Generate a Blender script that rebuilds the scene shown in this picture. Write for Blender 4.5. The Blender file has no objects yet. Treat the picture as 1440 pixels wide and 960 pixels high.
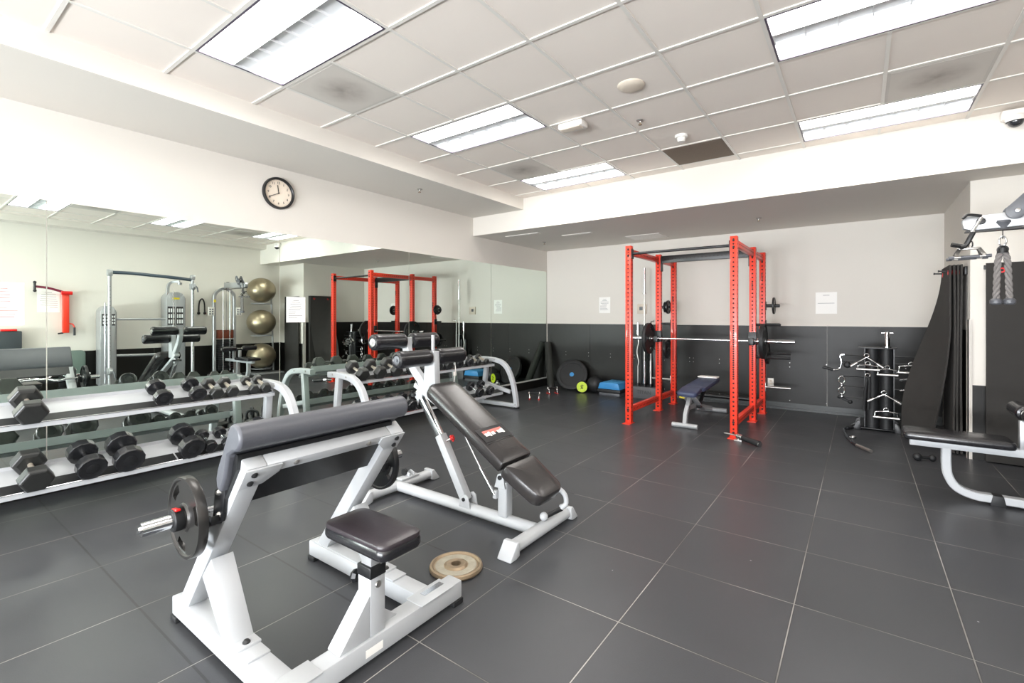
import bpy, bmesh, math, random
from mathutils import Vector, Matrix

random.seed(7)
SC = bpy.context.scene
COL = SC.collection
PI = math.pi

# ------------------------------------------------------------------ camera
cam_d = bpy.data.cameras.new('camera')
cam = bpy.data.objects.new('camera', cam_d)
COL.objects.link(cam)
cam.location = (0, 0, 1.346)
cam.rotation_euler = (PI/2, 0, 0.6345)
cam_d.sensor_width = 36.0
cam_d.lens = 665.7/1440*36
cam_d.shift_y = -(480-445.4)/1440
cam_d.clip_start = 0.05
SC.camera = cam

# ------------------------------------------------------------------ light and exposure
SC.view_settings.view_transform = 'Standard'
SC.view_settings.look = 'None'
SC.view_settings.exposure = 0.74
SC.view_settings.gamma = 1.0
SC.view_settings.use_curve_mapping = False
LAMP_STRENGTH = 9.5
WINDOW_WATTS = 180.0
w = bpy.data.worlds.new('sky'); SC.world = w; w.use_nodes = True
w.node_tree.nodes['Background'].inputs[0].default_value = (0.82, 0.9, 1.0, 1)
w.node_tree.nodes['Background'].inputs[1].default_value = 1.6

def area(name, loc, rot, sx, sy, watts, col):
    d = bpy.data.lights.new(name, 'AREA'); d.shape = 'RECTANGLE'
    d.size = sx; d.size_y = sy; d.energy = watts; d.color = col
    o = bpy.data.objects.new(name, d); COL.objects.link(o)
    o.location = loc; o.rotation_euler = rot
    return o
# daylight pushing in through the rear windows (behind the camera)
area('window_daylight', (-2.6, -5.12, 1.5), (PI/2, 0, 0), 2.6, 2.2, WINDOW_WATTS*0.38, (0.88, 0.94, 1.0))
area('window_daylight', (0.4, -5.12, 1.5), (PI/2, 0, 0), 2.6, 2.2, WINDOW_WATTS*0.42, (0.88, 0.94, 1.0))
# added fill lamps outside the windows, aimed up to brighten the ceiling
for px_ in (-2.6, 0.4):
    area('ceiling_fill', (px_, -5.3, 0.55), (PI/2+math.radians(38), 0, 0), 2.6, 1.2, WINDOW_WATTS*2.25, (0.94, 0.965, 1.0))

# ------------------------------------------------------------------ materials
def mat(name, col, rough=0.5, metal=0.0, noise=0.0, nscale=40.0, bump=0.0, bscale=200.0, coat=0.0, spec=0.5, emit=None, estr=0.0):
    m = bpy.data.materials.new(name); m.use_nodes = True
    nt = m.node_tree; b = nt.nodes['Principled BSDF']
    b.inputs['Base Color'].default_value = (*col, 1)
    b.inputs['Roughness'].default_value = rough
    b.inputs['Metallic'].default_value = metal
    b.inputs['Coat Weight'].default_value = coat
    b.inputs['Specular IOR Level'].default_value = spec
    if emit:
        b.inputs['Emission Color'].default_value = (*emit, 1)
        b.inputs['Emission Strength'].default_value = estr
    tc = nt.nodes.new('ShaderNodeTexCoord')
    if noise > 0:
        n = nt.nodes.new('ShaderNodeTexNoise'); n.inputs['Scale'].default_value = nscale; n.inputs['Detail'].default_value = 4
        nt.links.new(tc.outputs['Object'], n.inputs['Vector'])
        mx = nt.nodes.new('ShaderNodeMix'); mx.data_type = 'RGBA'
        mx.inputs['A'].default_value = (*[c*(1-noise) for c in col], 1)
        mx.inputs['B'].default_value = (*[min(1, c*(1+noise)) for c in col], 1)
        nt.links.new(n.outputs['Fac'], mx.inputs['Factor'])
        nt.links.new(mx.outputs['Result'], b.inputs['Base Color'])
    if bump > 0:
        n2 = nt.nodes.new('ShaderNodeTexNoise'); n2.inputs['Scale'].default_value = bscale; n2.inputs['Detail'].default_value = 3
        nt.links.new(tc.outputs['Object'], n2.inputs['Vector'])
        bp = nt.nodes.new('ShaderNodeBump'); bp.inputs['Strength'].default_value = bump; bp.inputs['Distance'].default_value = 0.002
        nt.links.new(n2.outputs['Fac'], bp.inputs['Height'])
        nt.links.new(bp.outputs['Normal'], b.inputs['Normal'])
    return m

def rgb(r, g, b):
    f = lambda c: (c/255/12.92) if c/255 <= 0.04045 else ((c/255+0.055)/1.055)**2.4
    return (f(r), f(g), f(b))

M = {}
M['wall'] = mat('wall_paint', rgb(220, 215, 207), 0.8, noise=0.015, nscale=2, bump=0.05, bscale=300)
M['ceil'] = mat('ceiling_tile', rgb(238, 229, 220), 0.85, noise=0.02, nscale=3, bump=0.1, bscale=500)
M['tbar'] = mat('ceiling_grid_metal', rgb(226, 222, 215), 0.45)
M['white_metal'] = mat('white_powder_coat', rgb(180, 183, 186), 0.35, noise=0.03, nscale=6, bump=0.05, bscale=350)
M['grey_metal'] = mat('grey_powder_coat', rgb(160, 162, 164), 0.35, metal=0.2, noise=0.03, nscale=8)
M['silver'] = mat('silver_paint', rgb(172, 174, 176), 0.3, metal=0.45, noise=0.03, nscale=8)
M['red_metal'] = mat('red_powder_coat', rgb(230, 60, 38), 0.35, noise=0.04, nscale=10, coat=0.2)
M['black_metal'] = mat('black_powder_coat', rgb(24, 25, 27), 0.38, noise=0.1, nscale=12)
M['dark_hole'] = mat('hole_dark', rgb(30, 12, 12), 0.8, noise=0.05)
M['chrome'] = mat('chrome', rgb(215, 217, 220), 0.12, metal=1.0, noise=0.02, nscale=20)
M['steel'] = mat('brushed_steel', rgb(178, 176, 172), 0.3, metal=0.9, noise=0.06, nscale=60)
M['worn_steel'] = mat('worn_brass_steel', rgb(158, 140, 116), 0.4, metal=0.7, noise=0.12, nscale=40)
M['vinyl_black'] = mat('black_vinyl', rgb(30, 30, 33), 0.24, noise=0.08, nscale=12, bump=0.25, bscale=90, coat=0.15)
M['vinyl_soft'] = mat('black_vinyl_satin', rgb(48, 46, 46), 0.26, noise=0.08, nscale=10, bump=0.15, bscale=120)
M['vinyl_worn'] = mat('slate_vinyl', rgb(80, 82, 88), 0.38, noise=0.10, nscale=7, bump=0.2, bscale=120)
M['vinyl_seat'] = mat('dark_plum_vinyl', rgb(50, 45, 49), 0.32, noise=0.1, nscale=7, bump=0.2, bscale=120)
M['vinyl_blue'] = mat('blue_grey_vinyl', rgb(58, 66, 92), 0.45, noise=0.1, nscale=10, bump=0.2, bscale=120)
M['vinyl_grey'] = mat('grey_mat_vinyl', rgb(100, 116, 108), 0.55, noise=0.06, nscale=6)
M['rubber'] = mat('black_rubber', rgb(26, 27, 29), 0.55, noise=0.15, nscale=20, bump=0.15, bscale=150)
M['rubber_hex'] = mat('hex_rubber', rgb(40, 42, 42), 0.36, noise=0.35, nscale=9, bump=0.2, bscale=150)
M['rubber_worn'] = mat('hex_rubber_dusty', rgb(44, 45, 44), 0.32, noise=0.3, nscale=9, bump=0.2, bscale=150)
M['urethane'] = mat('urethane_head', rgb(32, 33, 35), 0.24, noise=0.15, nscale=20, coat=0.2)
M['foam'] = mat('foam_roller', rgb(44, 46, 42), 0.8, noise=0.2, nscale=60, bump=0.4, bscale=200)
M['mat_black'] = mat('exercise_mat', rgb(47, 45, 43), 0.85, noise=0.12, nscale=8, bump=0.3, bscale=260)
M['mat_grey'] = mat('padded_panel', rgb(60, 66, 70), 0.8, noise=0.06, nscale=8)
M['dado'] = mat('rubber_wall_sheet', rgb(27, 26, 24), 0.4, noise=0.25, nscale=1.6, bump=0.1, bscale=200, spec=0.3)
M['paper'] = mat('paper', rgb(244, 242, 238), 0.6, noise=0.01)
M['ink'] = mat('ink', rgb(110, 112, 118), 0.7, noise=0.02)
M['ink_red'] = mat('ink_red', rgb(206, 120, 110), 0.7, noise=0.02)
M['ink_black'] = mat('ink_black', rgb(40, 38, 38), 0.6, noise=0.02)
M['red_plastic'] = mat('red_plastic', rgb(214, 30, 28), 0.35, noise=0.03)
M['yellow'] = mat('yellow_rubber', rgb(196, 222, 30), 0.45, noise=0.05)
M['blue_plastic'] = mat('blue_plastic', rgb(60, 140, 200), 0.4, noise=0.04)
M['ball'] = mat('ball_taupe', rgb(160, 148, 124), 0.34, metal=0.75, noise=0.04, nscale=8)
M['white_plastic'] = mat('white_plastic', rgb(236, 232, 226), 0.45, noise=0.01)
M['beige_plastic'] = mat('beige_plastic', rgb(214, 202, 186), 0.5, noise=0.01)
M['grey_plastic'] = mat('grey_plastic', rgb(84, 86, 91), 0.4, noise=0.05)
M['vent'] = mat('vent_metal', rgb(200, 195, 188), 0.6, noise=0.06, nscale=3)
M['vent_dark'] = mat('vent_dark', rgb(122, 108, 94), 0.85, noise=0.2, nscale=120)
M['clock_face'] = mat('clock_face', rgb(238, 224, 206), 0.5, noise=0.01)
M['rope'] = mat('grey_rope', rgb(122, 118, 116), 0.8, noise=0.25, nscale=60, bump=0.5, bscale=120)
M['wood'] = mat('brown_stack', rgb(110, 52, 34), 0.5, noise=0.3, nscale=25)
M['floor_edge'] = mat('metal_channel', rgb(205, 208, 204), 0.4, metal=0.0, noise=0.03)
M['lamp_lens'] = mat('lamp_lens', (1, 1, 1), 0.5, emit=(1.0, 0.965, 0.925), estr=LAMP_STRENGTH)
M['louver'] = mat('lamp_louver', rgb(236, 237, 238), 0.4, noise=0.04, nscale=5)
M['frame_dark'] = mat('lamp_edge', rgb(84, 78, 92), 0.4, noise=0.02)
M['yellow_label'] = mat('yellow_label', rgb(226, 205, 50), 0.5, noise=0.02)

def glassy(name, col, rough):
    m = bpy.data.materials.new(name); m.use_nodes = True
    b = m.node_tree.nodes['Principled BSDF']
    b.inputs['Base Color'].default_value = (*col, 1); b.inputs['Metallic'].default_value = 1.0
    b.inputs['Roughness'].default_value = rough
    return m
M['mirror'] = glassy('mirror_glass', (0.80, 0.88, 0.815), 0.0)
def pane_mat():
    m = bpy.data.materials.new('window_glass'); m.use_nodes = True
    b = m.node_tree.nodes['Principled BSDF']
    b.inputs['Base Color'].default_value = (1, 1, 1, 1); b.inputs['Transmission Weight'].default_value = 1.0
    b.inputs['Roughness'].default_value = 0.0; b.inputs['IOR'].default_value = 1.02
    return m
M['pane'] = pane_mat()

def floor_mat():
    m = bpy.data.materials.new('rubber_floor_tiles'); m.use_nodes = True
    nt = m.node_tree; L = nt.links; b = nt.nodes['Principled BSDF']
    tc = nt.nodes.new('ShaderNodeTexCoord')
    sp = nt.nodes.new('ShaderNodeSeparateXYZ'); L.new(tc.outputs['Object'], sp.inputs[0])
    def mth(op, a, bb=None, c=None):
        n = nt.nodes.new('ShaderNodeMath'); n.operation = op
        for i, v in enumerate((a, bb, c)):
            if v is None: continue
            if isinstance(v, (int, float)): n.inputs[i].default_value = v
            else: L.new(v, n.inputs[i])
        return n.outputs[0]
    cx = mth('DIVIDE', mth('ADD', sp.outputs[0], 2.0806+0.61*20), 0.61)
    cy = mth('DIVIDE', mth('ADD', sp.outputs[1], -1.9611+0.61*20), 0.61)
    fx = mth('FRACT', cx); fy = mth('FRACT', cy)
    ex = mth('MINIMUM', fx, mth('SUBTRACT', 1.0, fx)); ey = mth('MINIMUM', fy, mth('SUBTRACT', 1.0, fy))
    edge = mth('MINIMUM', ex, ey)
    jn = nt.nodes.new('ShaderNodeTexNoise'); jn.inputs['Scale'].default_value = 0.9; L.new(tc.outputs['Object'], jn.inputs['Vector'])
    chalky = mth('GREATER_THAN', mth('ADD', sp.outputs[0], mth('MULTIPLY', jn.outputs['Fac'], 1.4)), -1.0)
    line = mth('MAXIMUM', mth('LESS_THAN', ex, 0.004), mth('MULTIPLY', mth('LESS_THAN', ey, 0.004), chalky))
    dark = mth('LESS_THAN', edge, 0.0085)
    cell = nt.nodes.new('ShaderNodeCombineXYZ'); L.new(mth('FLOOR', cx), cell.inputs[0]); L.new(mth('FLOOR', cy), cell.inputs[1])
    wn = nt.nodes.new('ShaderNodeTexWhiteNoise'); L.new(cell.outputs[0], wn.inputs['Vector'])
    n1 = nt.nodes.new('ShaderNodeTexNoise'); n1.inputs['Scale'].default_value = 2.2; n1.inputs['Detail'].default_value = 6
    L.new(tc.outputs['Object'], n1.inputs['Vector'])
    n2 = nt.nodes.new('ShaderNodeTexNoise'); n2.inputs['Scale'].default_value = 260; n2.inputs['Detail'].default_value = 2
    L.new(tc.outputs['Object'], n2.inputs['Vector'])
    v = mth('ADD', mth('MULTIPLY', wn.outputs['Value'], 0.14), mth('ADD', mth('MULTIPLY', n1.outputs['Fac'], 0.35), mth('MULTIPLY', n2.outputs['Fac'], 0.35)))
    ramp = nt.nodes.new('ShaderNodeMapRange'); L.new(v, ramp.inputs['Value'])
    ramp.inputs['From Min'].default_value = 0.1; ramp.inputs['From Max'].default_value = 0.8
    ramp.inputs['To Min'].default_value = 0.042; ramp.inputs["To Max"].default_value = 0.068
    comb = nt.nodes.new('ShaderNodeCombineColor')
    L.new(ramp.outputs[0], comb.inputs[0]); L.new(mth('MULTIPLY', ramp.outputs[0], 1.04), comb.inputs[1]); L.new(mth('MULTIPLY', ramp.outputs[0], 1.14), comb.inputs[2])
    # specks of chalk
    vo = nt.nodes.new('ShaderNodeTexVoronoi'); vo.inputs['Scale'].default_value = 3.2; L.new(tc.outputs['Object'], vo.inputs['Vector'])
    speck = mth('LESS_THAN', vo.outputs['Distance'], 0.014)
    mx = nt.nodes.new('ShaderNodeMix'); mx.data_type = 'RGBA'; L.new(speck, mx.inputs['Factor'])
    L.new(comb.outputs[0], mx.inputs['A']); mx.inputs['B'].default_value = (0.32, 0.32, 0.33, 1)
    md = nt.nodes.new('ShaderNodeMix'); md.data_type = 'RGBA'; L.new(dark, md.inputs['Factor'])
    L.new(mx.outputs['Result'], md.inputs['A']); md.inputs['B'].default_value = (0.035, 0.035, 0.037, 1)
    n3 = nt.nodes.new('ShaderNodeTexNoise'); n3.inputs['Scale'].default_value = 1.6; L.new(tc.outputs['Object'], n3.inputs['Vector'])
    lr = nt.nodes.new('ShaderNodeMapRange'); L.new(n3.outputs['Fac'], lr.inputs['Value'])
    lr.inputs['From Min'].default_value = 0.35; lr.inputs['From Max'].default_value = 0.65
    lr.inputs['To Min'].default_value = 0.09; lr.inputs['To Max'].default_value = 0.34
    lc = nt.nodes.new('ShaderNodeCombineColor')
    L.new(lr.outputs[0], lc.inputs[0]); L.new(mth('MULTIPLY', lr.outputs[0], 0.97), lc.inputs[1]); L.new(mth('MULTIPLY', lr.outputs[0], 0.92), lc.inputs[2])
    ml = nt.nodes.new('ShaderNodeMix'); ml.data_type = 'RGBA'; L.new(line, ml.inputs['Factor'])
    L.new(md.outputs['Result'], ml.inputs['A']); L.new(lc.outputs[0], ml.inputs['B'])
    L.new(ml.outputs['Result'], b.inputs['Base Color'])
    rr = nt.nodes.new('ShaderNodeMapRange'); L.new(n1.outputs['Fac'], rr.inputs['Value'])
    b.inputs['Specular IOR Level'].default_value = 0.3
    rr.inputs['To Min'].default_value = 0.26; rr.inputs['To Max'].default_value = 0.42
    L.new(rr.outputs[0], b.inputs['Roughness'])
    bp = nt.nodes.new('ShaderNodeBump'); bp.inputs['Strength'].default_value = 0.25; bp.inputs['Distance'].default_value = 0.002
    h = mth('ADD', mth('MULTIPLY', n2.outputs['Fac'], 0.5), mth('MULTIPLY', dark, -2.0))
    L.new(h, bp.inputs['Height']); L.new(bp.outputs['Normal'], b.inputs['Normal'])
    return m
M['floor'] = floor_mat()
M['plate_steel'] = mat('grip_plate_iron', rgb(70, 69, 68), 0.3, metal=0.7, noise=0.15, nscale=14)
M['handle_steel'] = mat('dull_handle_steel', rgb(190, 182, 168), 0.35, metal=0.6, noise=0.1, nscale=30)
M['grey_base'] = mat('charcoal_steel', rgb(84, 85, 88), 0.55, noise=0.06)

def vent_mat():
    m = bpy.data.materials.new('perforated_vent'); m.use_nodes = True
    nt = m.node_tree; L = nt.links; b = nt.nodes['Principled BSDF']
    tc = nt.nodes.new('ShaderNodeTexCoord')
    vo = nt.nodes.new('ShaderNodeTexVoronoi'); vo.inputs['Scale'].default_value = 140; vo.inputs['Randomness'].default_value = 0
    L.new(tc.outputs['Object'], vo.inputs['Vector'])
    n = nt.nodes.new('ShaderNodeTexNoise'); n.inputs['Scale'].default_value = 9; n.inputs['Detail'].default_value = 8
    L.new(tc.outputs['Object'], n.inputs['Vector'])
    g = nt.nodes.new('ShaderNodeTexGradient'); g.gradient_type = 'SPHERICAL'
    mp = nt.nodes.new('ShaderNodeMapping'); mp.inputs['Scale'].default_value = (4.2, 4.2, 4.2)
    L.new(tc.outputs['Object'], mp.inputs['Vector']); L.new(mp.outputs[0], g.inputs[0])
    mu = nt.nodes.new('ShaderNodeMath'); mu.operation = 'MULTIPLY'; L.new(g.outputs['Fac'], mu.inputs[0]); L.new(n.outputs['Fac'], mu.inputs[1])
    mx = nt.nodes.new('ShaderNodeMix'); mx.data_type = 'RGBA'; L.new(mu.outputs[0], mx.inputs['Factor'])
    mx.inputs['A'].default_value = (*rgb(208, 202, 194), 1); mx.inputs['B'].default_value = (*rgb(96, 78, 68), 1)
    r = nt.nodes.new('ShaderNodeMapRange'); L.new(vo.outputs['Distance'], r.inputs['Value'])
    r.inputs['From Min'].default_value = 0.2; r.inputs['From Max'].default_value = 0.35
    r.inputs['To Min'].default_value = 0.55; r.inputs['To Max'].default_value = 1.0
    m2 = nt.nodes.new('ShaderNodeMix'); m2.data_type = 'RGBA'; m2.blend_type = 'MULTIPLY'; m2.inputs['Factor'].default_value = 1
    L.new(mx.outputs['Result'], m2.inputs['A']); L.new(r.outputs[0], m2.inputs['B'])
    L.new(m2.outputs['Result'], b.inputs['Base Color']); b.inputs['Roughness'].default_value = 0.6
    return m
M['vent_perf'] = vent_mat()

# ------------------------------------------------------------------ mesh helpers
def V3(*a):
    return Vector(a[0]) if len(a) == 1 else Vector(a)

class MB:
    def __init__(s): s.b = bmesh.new()
    def _merge(s, t, bevel=0, seg=2):
        if bevel > 0:
            bmesh.ops.bevel(t, geom=t.edges[:], offset=bevel, segments=seg, profile=0.5, affect='EDGES')
        me = bpy.data.meshes.new('tmp'); t.to_mesh(me); t.free(); s.b.from_mesh(me); bpy.data.meshes.remove(me)
        return s
    def box(s, c, d, rot=None, bevel=0, seg=2):
        t = bmesh.new(); bmesh.ops.create_cube(t, size=1.0)
        m = Matrix.Diagonal((*d, 1))
        if rot is not None: m = rot.to_4x4() @ m
        m = Matrix.Translation(c) @ m
        bmesh.ops.transform(t, matrix=m, verts=t.verts)
        return s._merge(t, bevel, seg)
    def span(s, lo, hi, bevel=0, seg=2):
        lo = V3(lo); hi = V3(hi)
        return s.box((lo+hi)/2, hi-lo, None, bevel, seg)
    def beam(s, p, q, w, h, up=(0, 0, 1), bevel=0.004, seg=2):
        p = V3(p); q = V3(q); x = (q-p); L = x.length; x.normalize(); up = V3(up)
        y = up.cross(x)
        if y.length < 1e-4: y = Vector((0, 1, 0)).cross(x)
        y.normalize(); z = x.cross(y)
        R = Matrix((x, y, z)).transposed()
        return s.box((p+q)/2, (L, w, h), R, bevel, seg)
    def cyl(s, p, q, r, r2=None, seg=20, cap=True):
        p = V3(p); q = V3(q); d = q-p
        t = bmesh.new()
        bmesh.ops.create_cone(t, cap_ends=cap, cap_tris=False, segments=seg, radius1=r, radius2=r if r2 is None else r2, depth=d.length)
        m = Matrix.Translation((p+q)/2) @ d.to_track_quat('Z', 'Y').to_matrix().to_4x4()
        bmesh.ops.transform(t, matrix=m, verts=t.verts)
        return s._merge(t)
    def sphere(s, c, r, sc=(1, 1, 1), u=28, v=16):
        t = bmesh.new(); bmesh.ops.create_uvsphere(t, u_segments=u, v_segments=v, radius=r)
        bmesh.ops.transform(t, matrix=Matrix.Translation(c) @ Matrix.Diagonal((*sc, 1)), verts=t.verts)
        return s._merge(t)
    def lathe(s, prof, origin=(0, 0, 0), axis=(0, 0, 1), seg=32):
        axis = V3(axis).normalized(); q = axis.to_track_quat('Z', 'Y').to_matrix(); o = V3(origin)
        b = s.b; rings = []
        for r, z in prof:
            if r < 1e-6: rings.append([b.verts.new(o + q @ Vector((0, 0, z)))])
            else: rings.append([b.verts.new(o + q @ Vector((r*math.cos(2*PI*i/seg), r*math.sin(2*PI*i/seg), z))) for i in range(seg)])
        for a, c in zip(rings[:-1], rings[1:]):
            if len(a) == 1 and len(c) == 1: continue
            for i in range(seg):
                j = (i+1) % seg
                if len(a) == 1: b.faces.new((a[0], c[j], c[i]))
                elif len(c) == 1: b.faces.new((a[i], a[j], c[0]))
                else: b.faces.new((a[i], a[j], c[j], c[i]))
        return s
    def sweep(s, pts, section, side=None, closed=False):
        """section: list of (u,v); u along side, v along normal"""
        b = s.b; pts = [V3(p) for p in pts]; rings = []; n = len(pts); prev = None
        for i, p in enumerate(pts):
            if closed: t = pts[(i+1) % n]-pts[i-1]
            elif i == 0: t = pts[1]-p
            elif i == n-1: t = p-pts[i-1]
            else: t = (pts[i+1]-p).normalized()+(p-pts[i-1]).normalized()
            t.normalize()
            if side is not None: u = V3(side) - t*V3(side).dot(t)
            elif prev is None:
                u = t.cross(Vector((0, 0, 1)))
                if u.length < 0.1: u = t.cross(Vector((0, 1, 0)))
            else: u = prev - t*prev.dot(t)
            u.normalize(); prev = u; v = t.cross(u)
            k = 1.0
            if 0 < i < n-1:
                c = (pts[i+1]-p).normalized().dot((p-pts[i-1]).normalized()); k = 1/max(0.5, math.sqrt((1+c)/2))
            rings.append([b.verts.new(p + u*a + v*c2*(k if side is not None else 1)) for a, c2 in section])
        m = len(section)
        rr = list(zip(rings[:-1], rings[1:])) + ([(rings[-1], rings[0])] if closed else [])
        for a, c in rr:
            for i in range(m):
                j = (i+1) % m; b.faces.new((a[i], a[j], c[j], c[i]))
        if not closed:
            b.faces.new(rings[0][::-1]); b.faces.new(rings[-1])
        return s
    def tube(s, pts, r, seg=12, closed=False):
        return s.sweep(pts, [(r*math.cos(2*PI*i/seg), r*math.sin(2*PI*i/seg)) for i in range(seg)], closed=closed)
    def rect(s, pts, w, h, side):
        c = 0.12*min(w, h)
        W, Hh = w/2, h/2
        sec = [(W-c, -Hh), (W, -Hh+c), (W, Hh-c), (W-c, Hh), (-W+c, Hh), (-W, Hh-c), (-W, -Hh+c), (-W+c, -Hh)]
        return s.sweep(pts, sec, side=side)
    def prism(s, poly, origin, ux, uy, th, bevel=0, seg=2, holes=None):
        """polygon in plane (ux,uy) extruded by vector th"""
        o = V3(origin); ux = V3(ux); uy = V3(uy); th = V3(th)
        t = bmesh.new()
        loops = [poly] + (holes or [])
        es = []
        for lp in loops:
            vs = [t.verts.new(o+ux*a+uy*b) for a, b in lp]
            es += [t.edges.new((vs[i], vs[(i+1) % len(vs)])) for i in range(len(vs))]
        if holes: bmesh.ops.triangle_fill(t, use_beauty=True, use_dissolve=False, edges=es)
        else: t.faces.new(t.verts[:])
        r = bmesh.ops.extrude_face_region(t, geom=t.faces[:])
        bmesh.ops.translate(t, vec=th, verts=[e for e in r['geom'] if isinstance(e, bmesh.types.BMVert)])
        bmesh.ops.recalc_face_normals(t, faces=t.faces[:])
        return s._merge(t, bevel, seg)

def arc(c, r, a0, a1, n=10):
    return [(c[0]+r*math.cos(a0+(a1-a0)*i/n), c[1]+r*math.sin(a0+(a1-a0)*i/n)) for i in range(n+1)]
def circ(r, n=32, c=(0, 0), ph=0):
    return [(c[0]+r*math.cos(ph+2*PI*i/n), c[1]+r*math.sin(ph+2*PI*i/n)) for i in range(n)]
def smooth_path(pts, n=6):
    """Catmull-Rom"""
    P = [V3(p) for p in pts]; P = [P[0]*2-P[1]] + P + [P[-1]*2-P[-2]]; out = []
    for i in range(1, len(P)-2):
        for k in range(n):
            t = k/n; a, b, c, d = P[i-1], P[i], P[i+1], P[i+2]
            out.append(0.5*((2*b)+(c-a)*t+(2*a-5*b+4*c-d)*t*t+(3*b-a-3*c+d)*t**3))
    out.append(P[-2]); return out

def root_of(o):
    while o.parent: o = o.parent
    return o
ORG = {}
def obj(name, mb, m, parent=None, origin=None, label=None, smooth=True, bevel=0):
    me = bpy.data.meshes.new(name)
    b = mb.b if isinstance(mb, MB) else mb
    bmesh.ops.recalc_face_normals(b, faces=b.faces[:])
    b.to_mesh(me); b.free()
    if parent is not None:
        off = ORG[root_of(parent).name]
    elif origin is not None: off = V3(origin)
    else:
        cs = [v.co for v in me.vertices]
        lo = Vector([min(c[i] for c in cs) for i in range(3)]); hi = Vector([max(c[i] for c in cs) for i in range(3)])
        off = Vector(((lo.x+hi.x)/2, (lo.y+hi.y)/2, lo.z))
    me.transform(Matrix.Translation(-off))
    me.materials.append(m)
    if smooth:
        me.polygons.foreach_set('use_smooth', [True]*len(me.polygons))
        me.set_sharp_from_angle(angle=math.radians(32))
    o = bpy.data.objects.new(name, me); COL.objects.link(o)
    if parent is not None: o.parent = parent
    else: o.location = off; ORG[o.name] = off
    if bevel > 0:
        md = o.modifiers.new('bevel', 'BEVEL'); md.width = bevel; md.segments = 2; md.limit_method = 'ANGLE'; md.angle_limit = math.radians(40)
    if label: o['label'] = label
    return o
def two_mat(o, mb, m2):
    """append the shapes of mb to object o's mesh, in material m2"""
    off = ORG[root_of(o).name]; b = bmesh.new(); b.from_mesh(o.data); n = len(b.faces)
    me = bpy.data.meshes.new('tmp'); mb.b.to_mesh(me); mb.b.free(); me.transform(Matrix.Translation(-off)); b.from_mesh(me); bpy.data.meshes.remove(me)
    b.faces.ensure_lookup_table()
    for f_ in b.faces[n:]: f_.material_index = 1
    b.to_mesh(o.data); b.free(); o.data.materials.append(m2); o.data.set_sharp_from_angle(angle=math.radians(32))
def thing(name, label, cat, loc, group=None):
    o = bpy.data.objects.new(name, None); COL.objects.link(o); o.location = loc; o.empty_display_size = 0.05
    ORG[o.name] = V3(loc)
    return tag(o, label, cat, group)
def tag(o, label, cat, group=None):
    o['label'] = label; o['category'] = cat
    if group: o['group'] = group
    return o
def struct(name, mb, m, **k):
    o = obj(name, mb, m, origin=k.pop('origin', (0, 0, 0)), **k); o['kind'] = 'structure'; return o
def dup(src, loc, rot=None, label=None, scale=None):
    r = src.copy(); COL.objects.link(r); r.location = loc
    if rot is not None: r.rotation_euler = rot
    if scale is not None: r.scale = scale
    if label: r['label'] = label
    def rec(a, b):
        for ch in list(a.children):
            c = ch.copy(); COL.objects.link(c); c.parent = b; rec(ch, c)
    rec(src, r)
    return r
def text_mesh(body, size, mtx, th=0.0006):
    cu = bpy.data.curves.new('txt', 'FONT'); cu.body = body; cu.size = size; cu.extrude = th
    cu.align_x = 'CENTER'; cu.align_y = 'CENTER'; cu.resolution_u = 2
    o = bpy.data.objects.new('txt', cu); COL.objects.link(o)
    dg = bpy.context.evaluated_depsgraph_get()
    me = bpy.data.meshes.new_from_object(o.evaluated_get(dg))
    bpy.data.objects.remove(o); me.transform(mtx)
    b = bmesh.new(); b.from_mesh(me); bpy.data.meshes.remove(me)
    return b
def frame_mtx(o, ux, uy):
    ux = V3(ux).normalized(); uy = V3(uy).normalized(); uz = ux.cross(uy)
    m = Matrix((ux, uy, uz)).transposed().to_4x4(); m.translation = V3(o); return m

# ================================================================== ROOM
CH = 3.087; XL = -4.98; YB = 7.93; XC = 0.84; YC = 6.20; XR = 1.96; YR = -5.0
GX = -1.686; GY = 2.473; G = 0.61
f = MB(); f.span((XL-0.2, YR-0.2, -0.12), (XR+0.2, YB+0.2, 0)); struct('floor', f, M['floor'], smooth=False)
b = MB(); b.span((XL-0.15, YR-0.15, 0), (XL, YB+0.15, 3.3)); struct('wall_left', b, M['wall'], smooth=False)
b = MB(); b.span((XL, YB, 0), (XC+0.01, YB+0.15, 3.3)); struct('wall_back', b, M['wall'], smooth=False)
b = MB(); b.span((XC, YC, 0), (XR, YB+0.15, 3.3)); struct('wall_column', b, M['wall'], smooth=False)
b = MB(); b.span((XR, YR-0.15, 0), (XR+0.15, YC+0.01, 3.3)); struct('wall_right', b, M['wall'], smooth=False)
# rear wall with two window openings
b = MB(); t = YR-0.15
for lo, hi in (((XL, t, 0), (-3.9, YR, 3.3)), ((-1.3, t, 0), (-0.9, YR, 3.3)), ((1.7, t, 0), (XR, YR, 3.3)),
               ((-3.9, t, 2.6), (-1.3, YR, 3.3)), ((-.9, t, 2.6), (1.7, YR, 3.3)),
               ((-3.9, t, 0), (-1.3, YR, 0.4)), ((-.9, t, 0), (1.7, YR, 0.4))):
    b.span(lo, hi)
struct('wall_rear', b, M['wall'], smooth=False)
for i, (x0, x1) in enumerate(((-3.9, -1.3), (-.9, 1.7))):
    b = MB()
    for lo, hi in (((x0, t+.03, .4), (x0+.05, t+.1, 2.6)), ((x1-.05, t+.03, .4), (x1, t+.1, 2.6)), ((x0, t+.03, .4), (x1, t+.1, .45)),
                   ((x0, t+.03, 2.55), (x1, t+.1, 2.6)), (((x0+x1)/2-.025, t+.03, .4), ((x0+x1)/2+.025, t+.1, 2.6))):
        b.span(lo, hi)
    wi = struct('window_%d' % (i+1), b, M['white_metal'], smooth=False)
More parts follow.
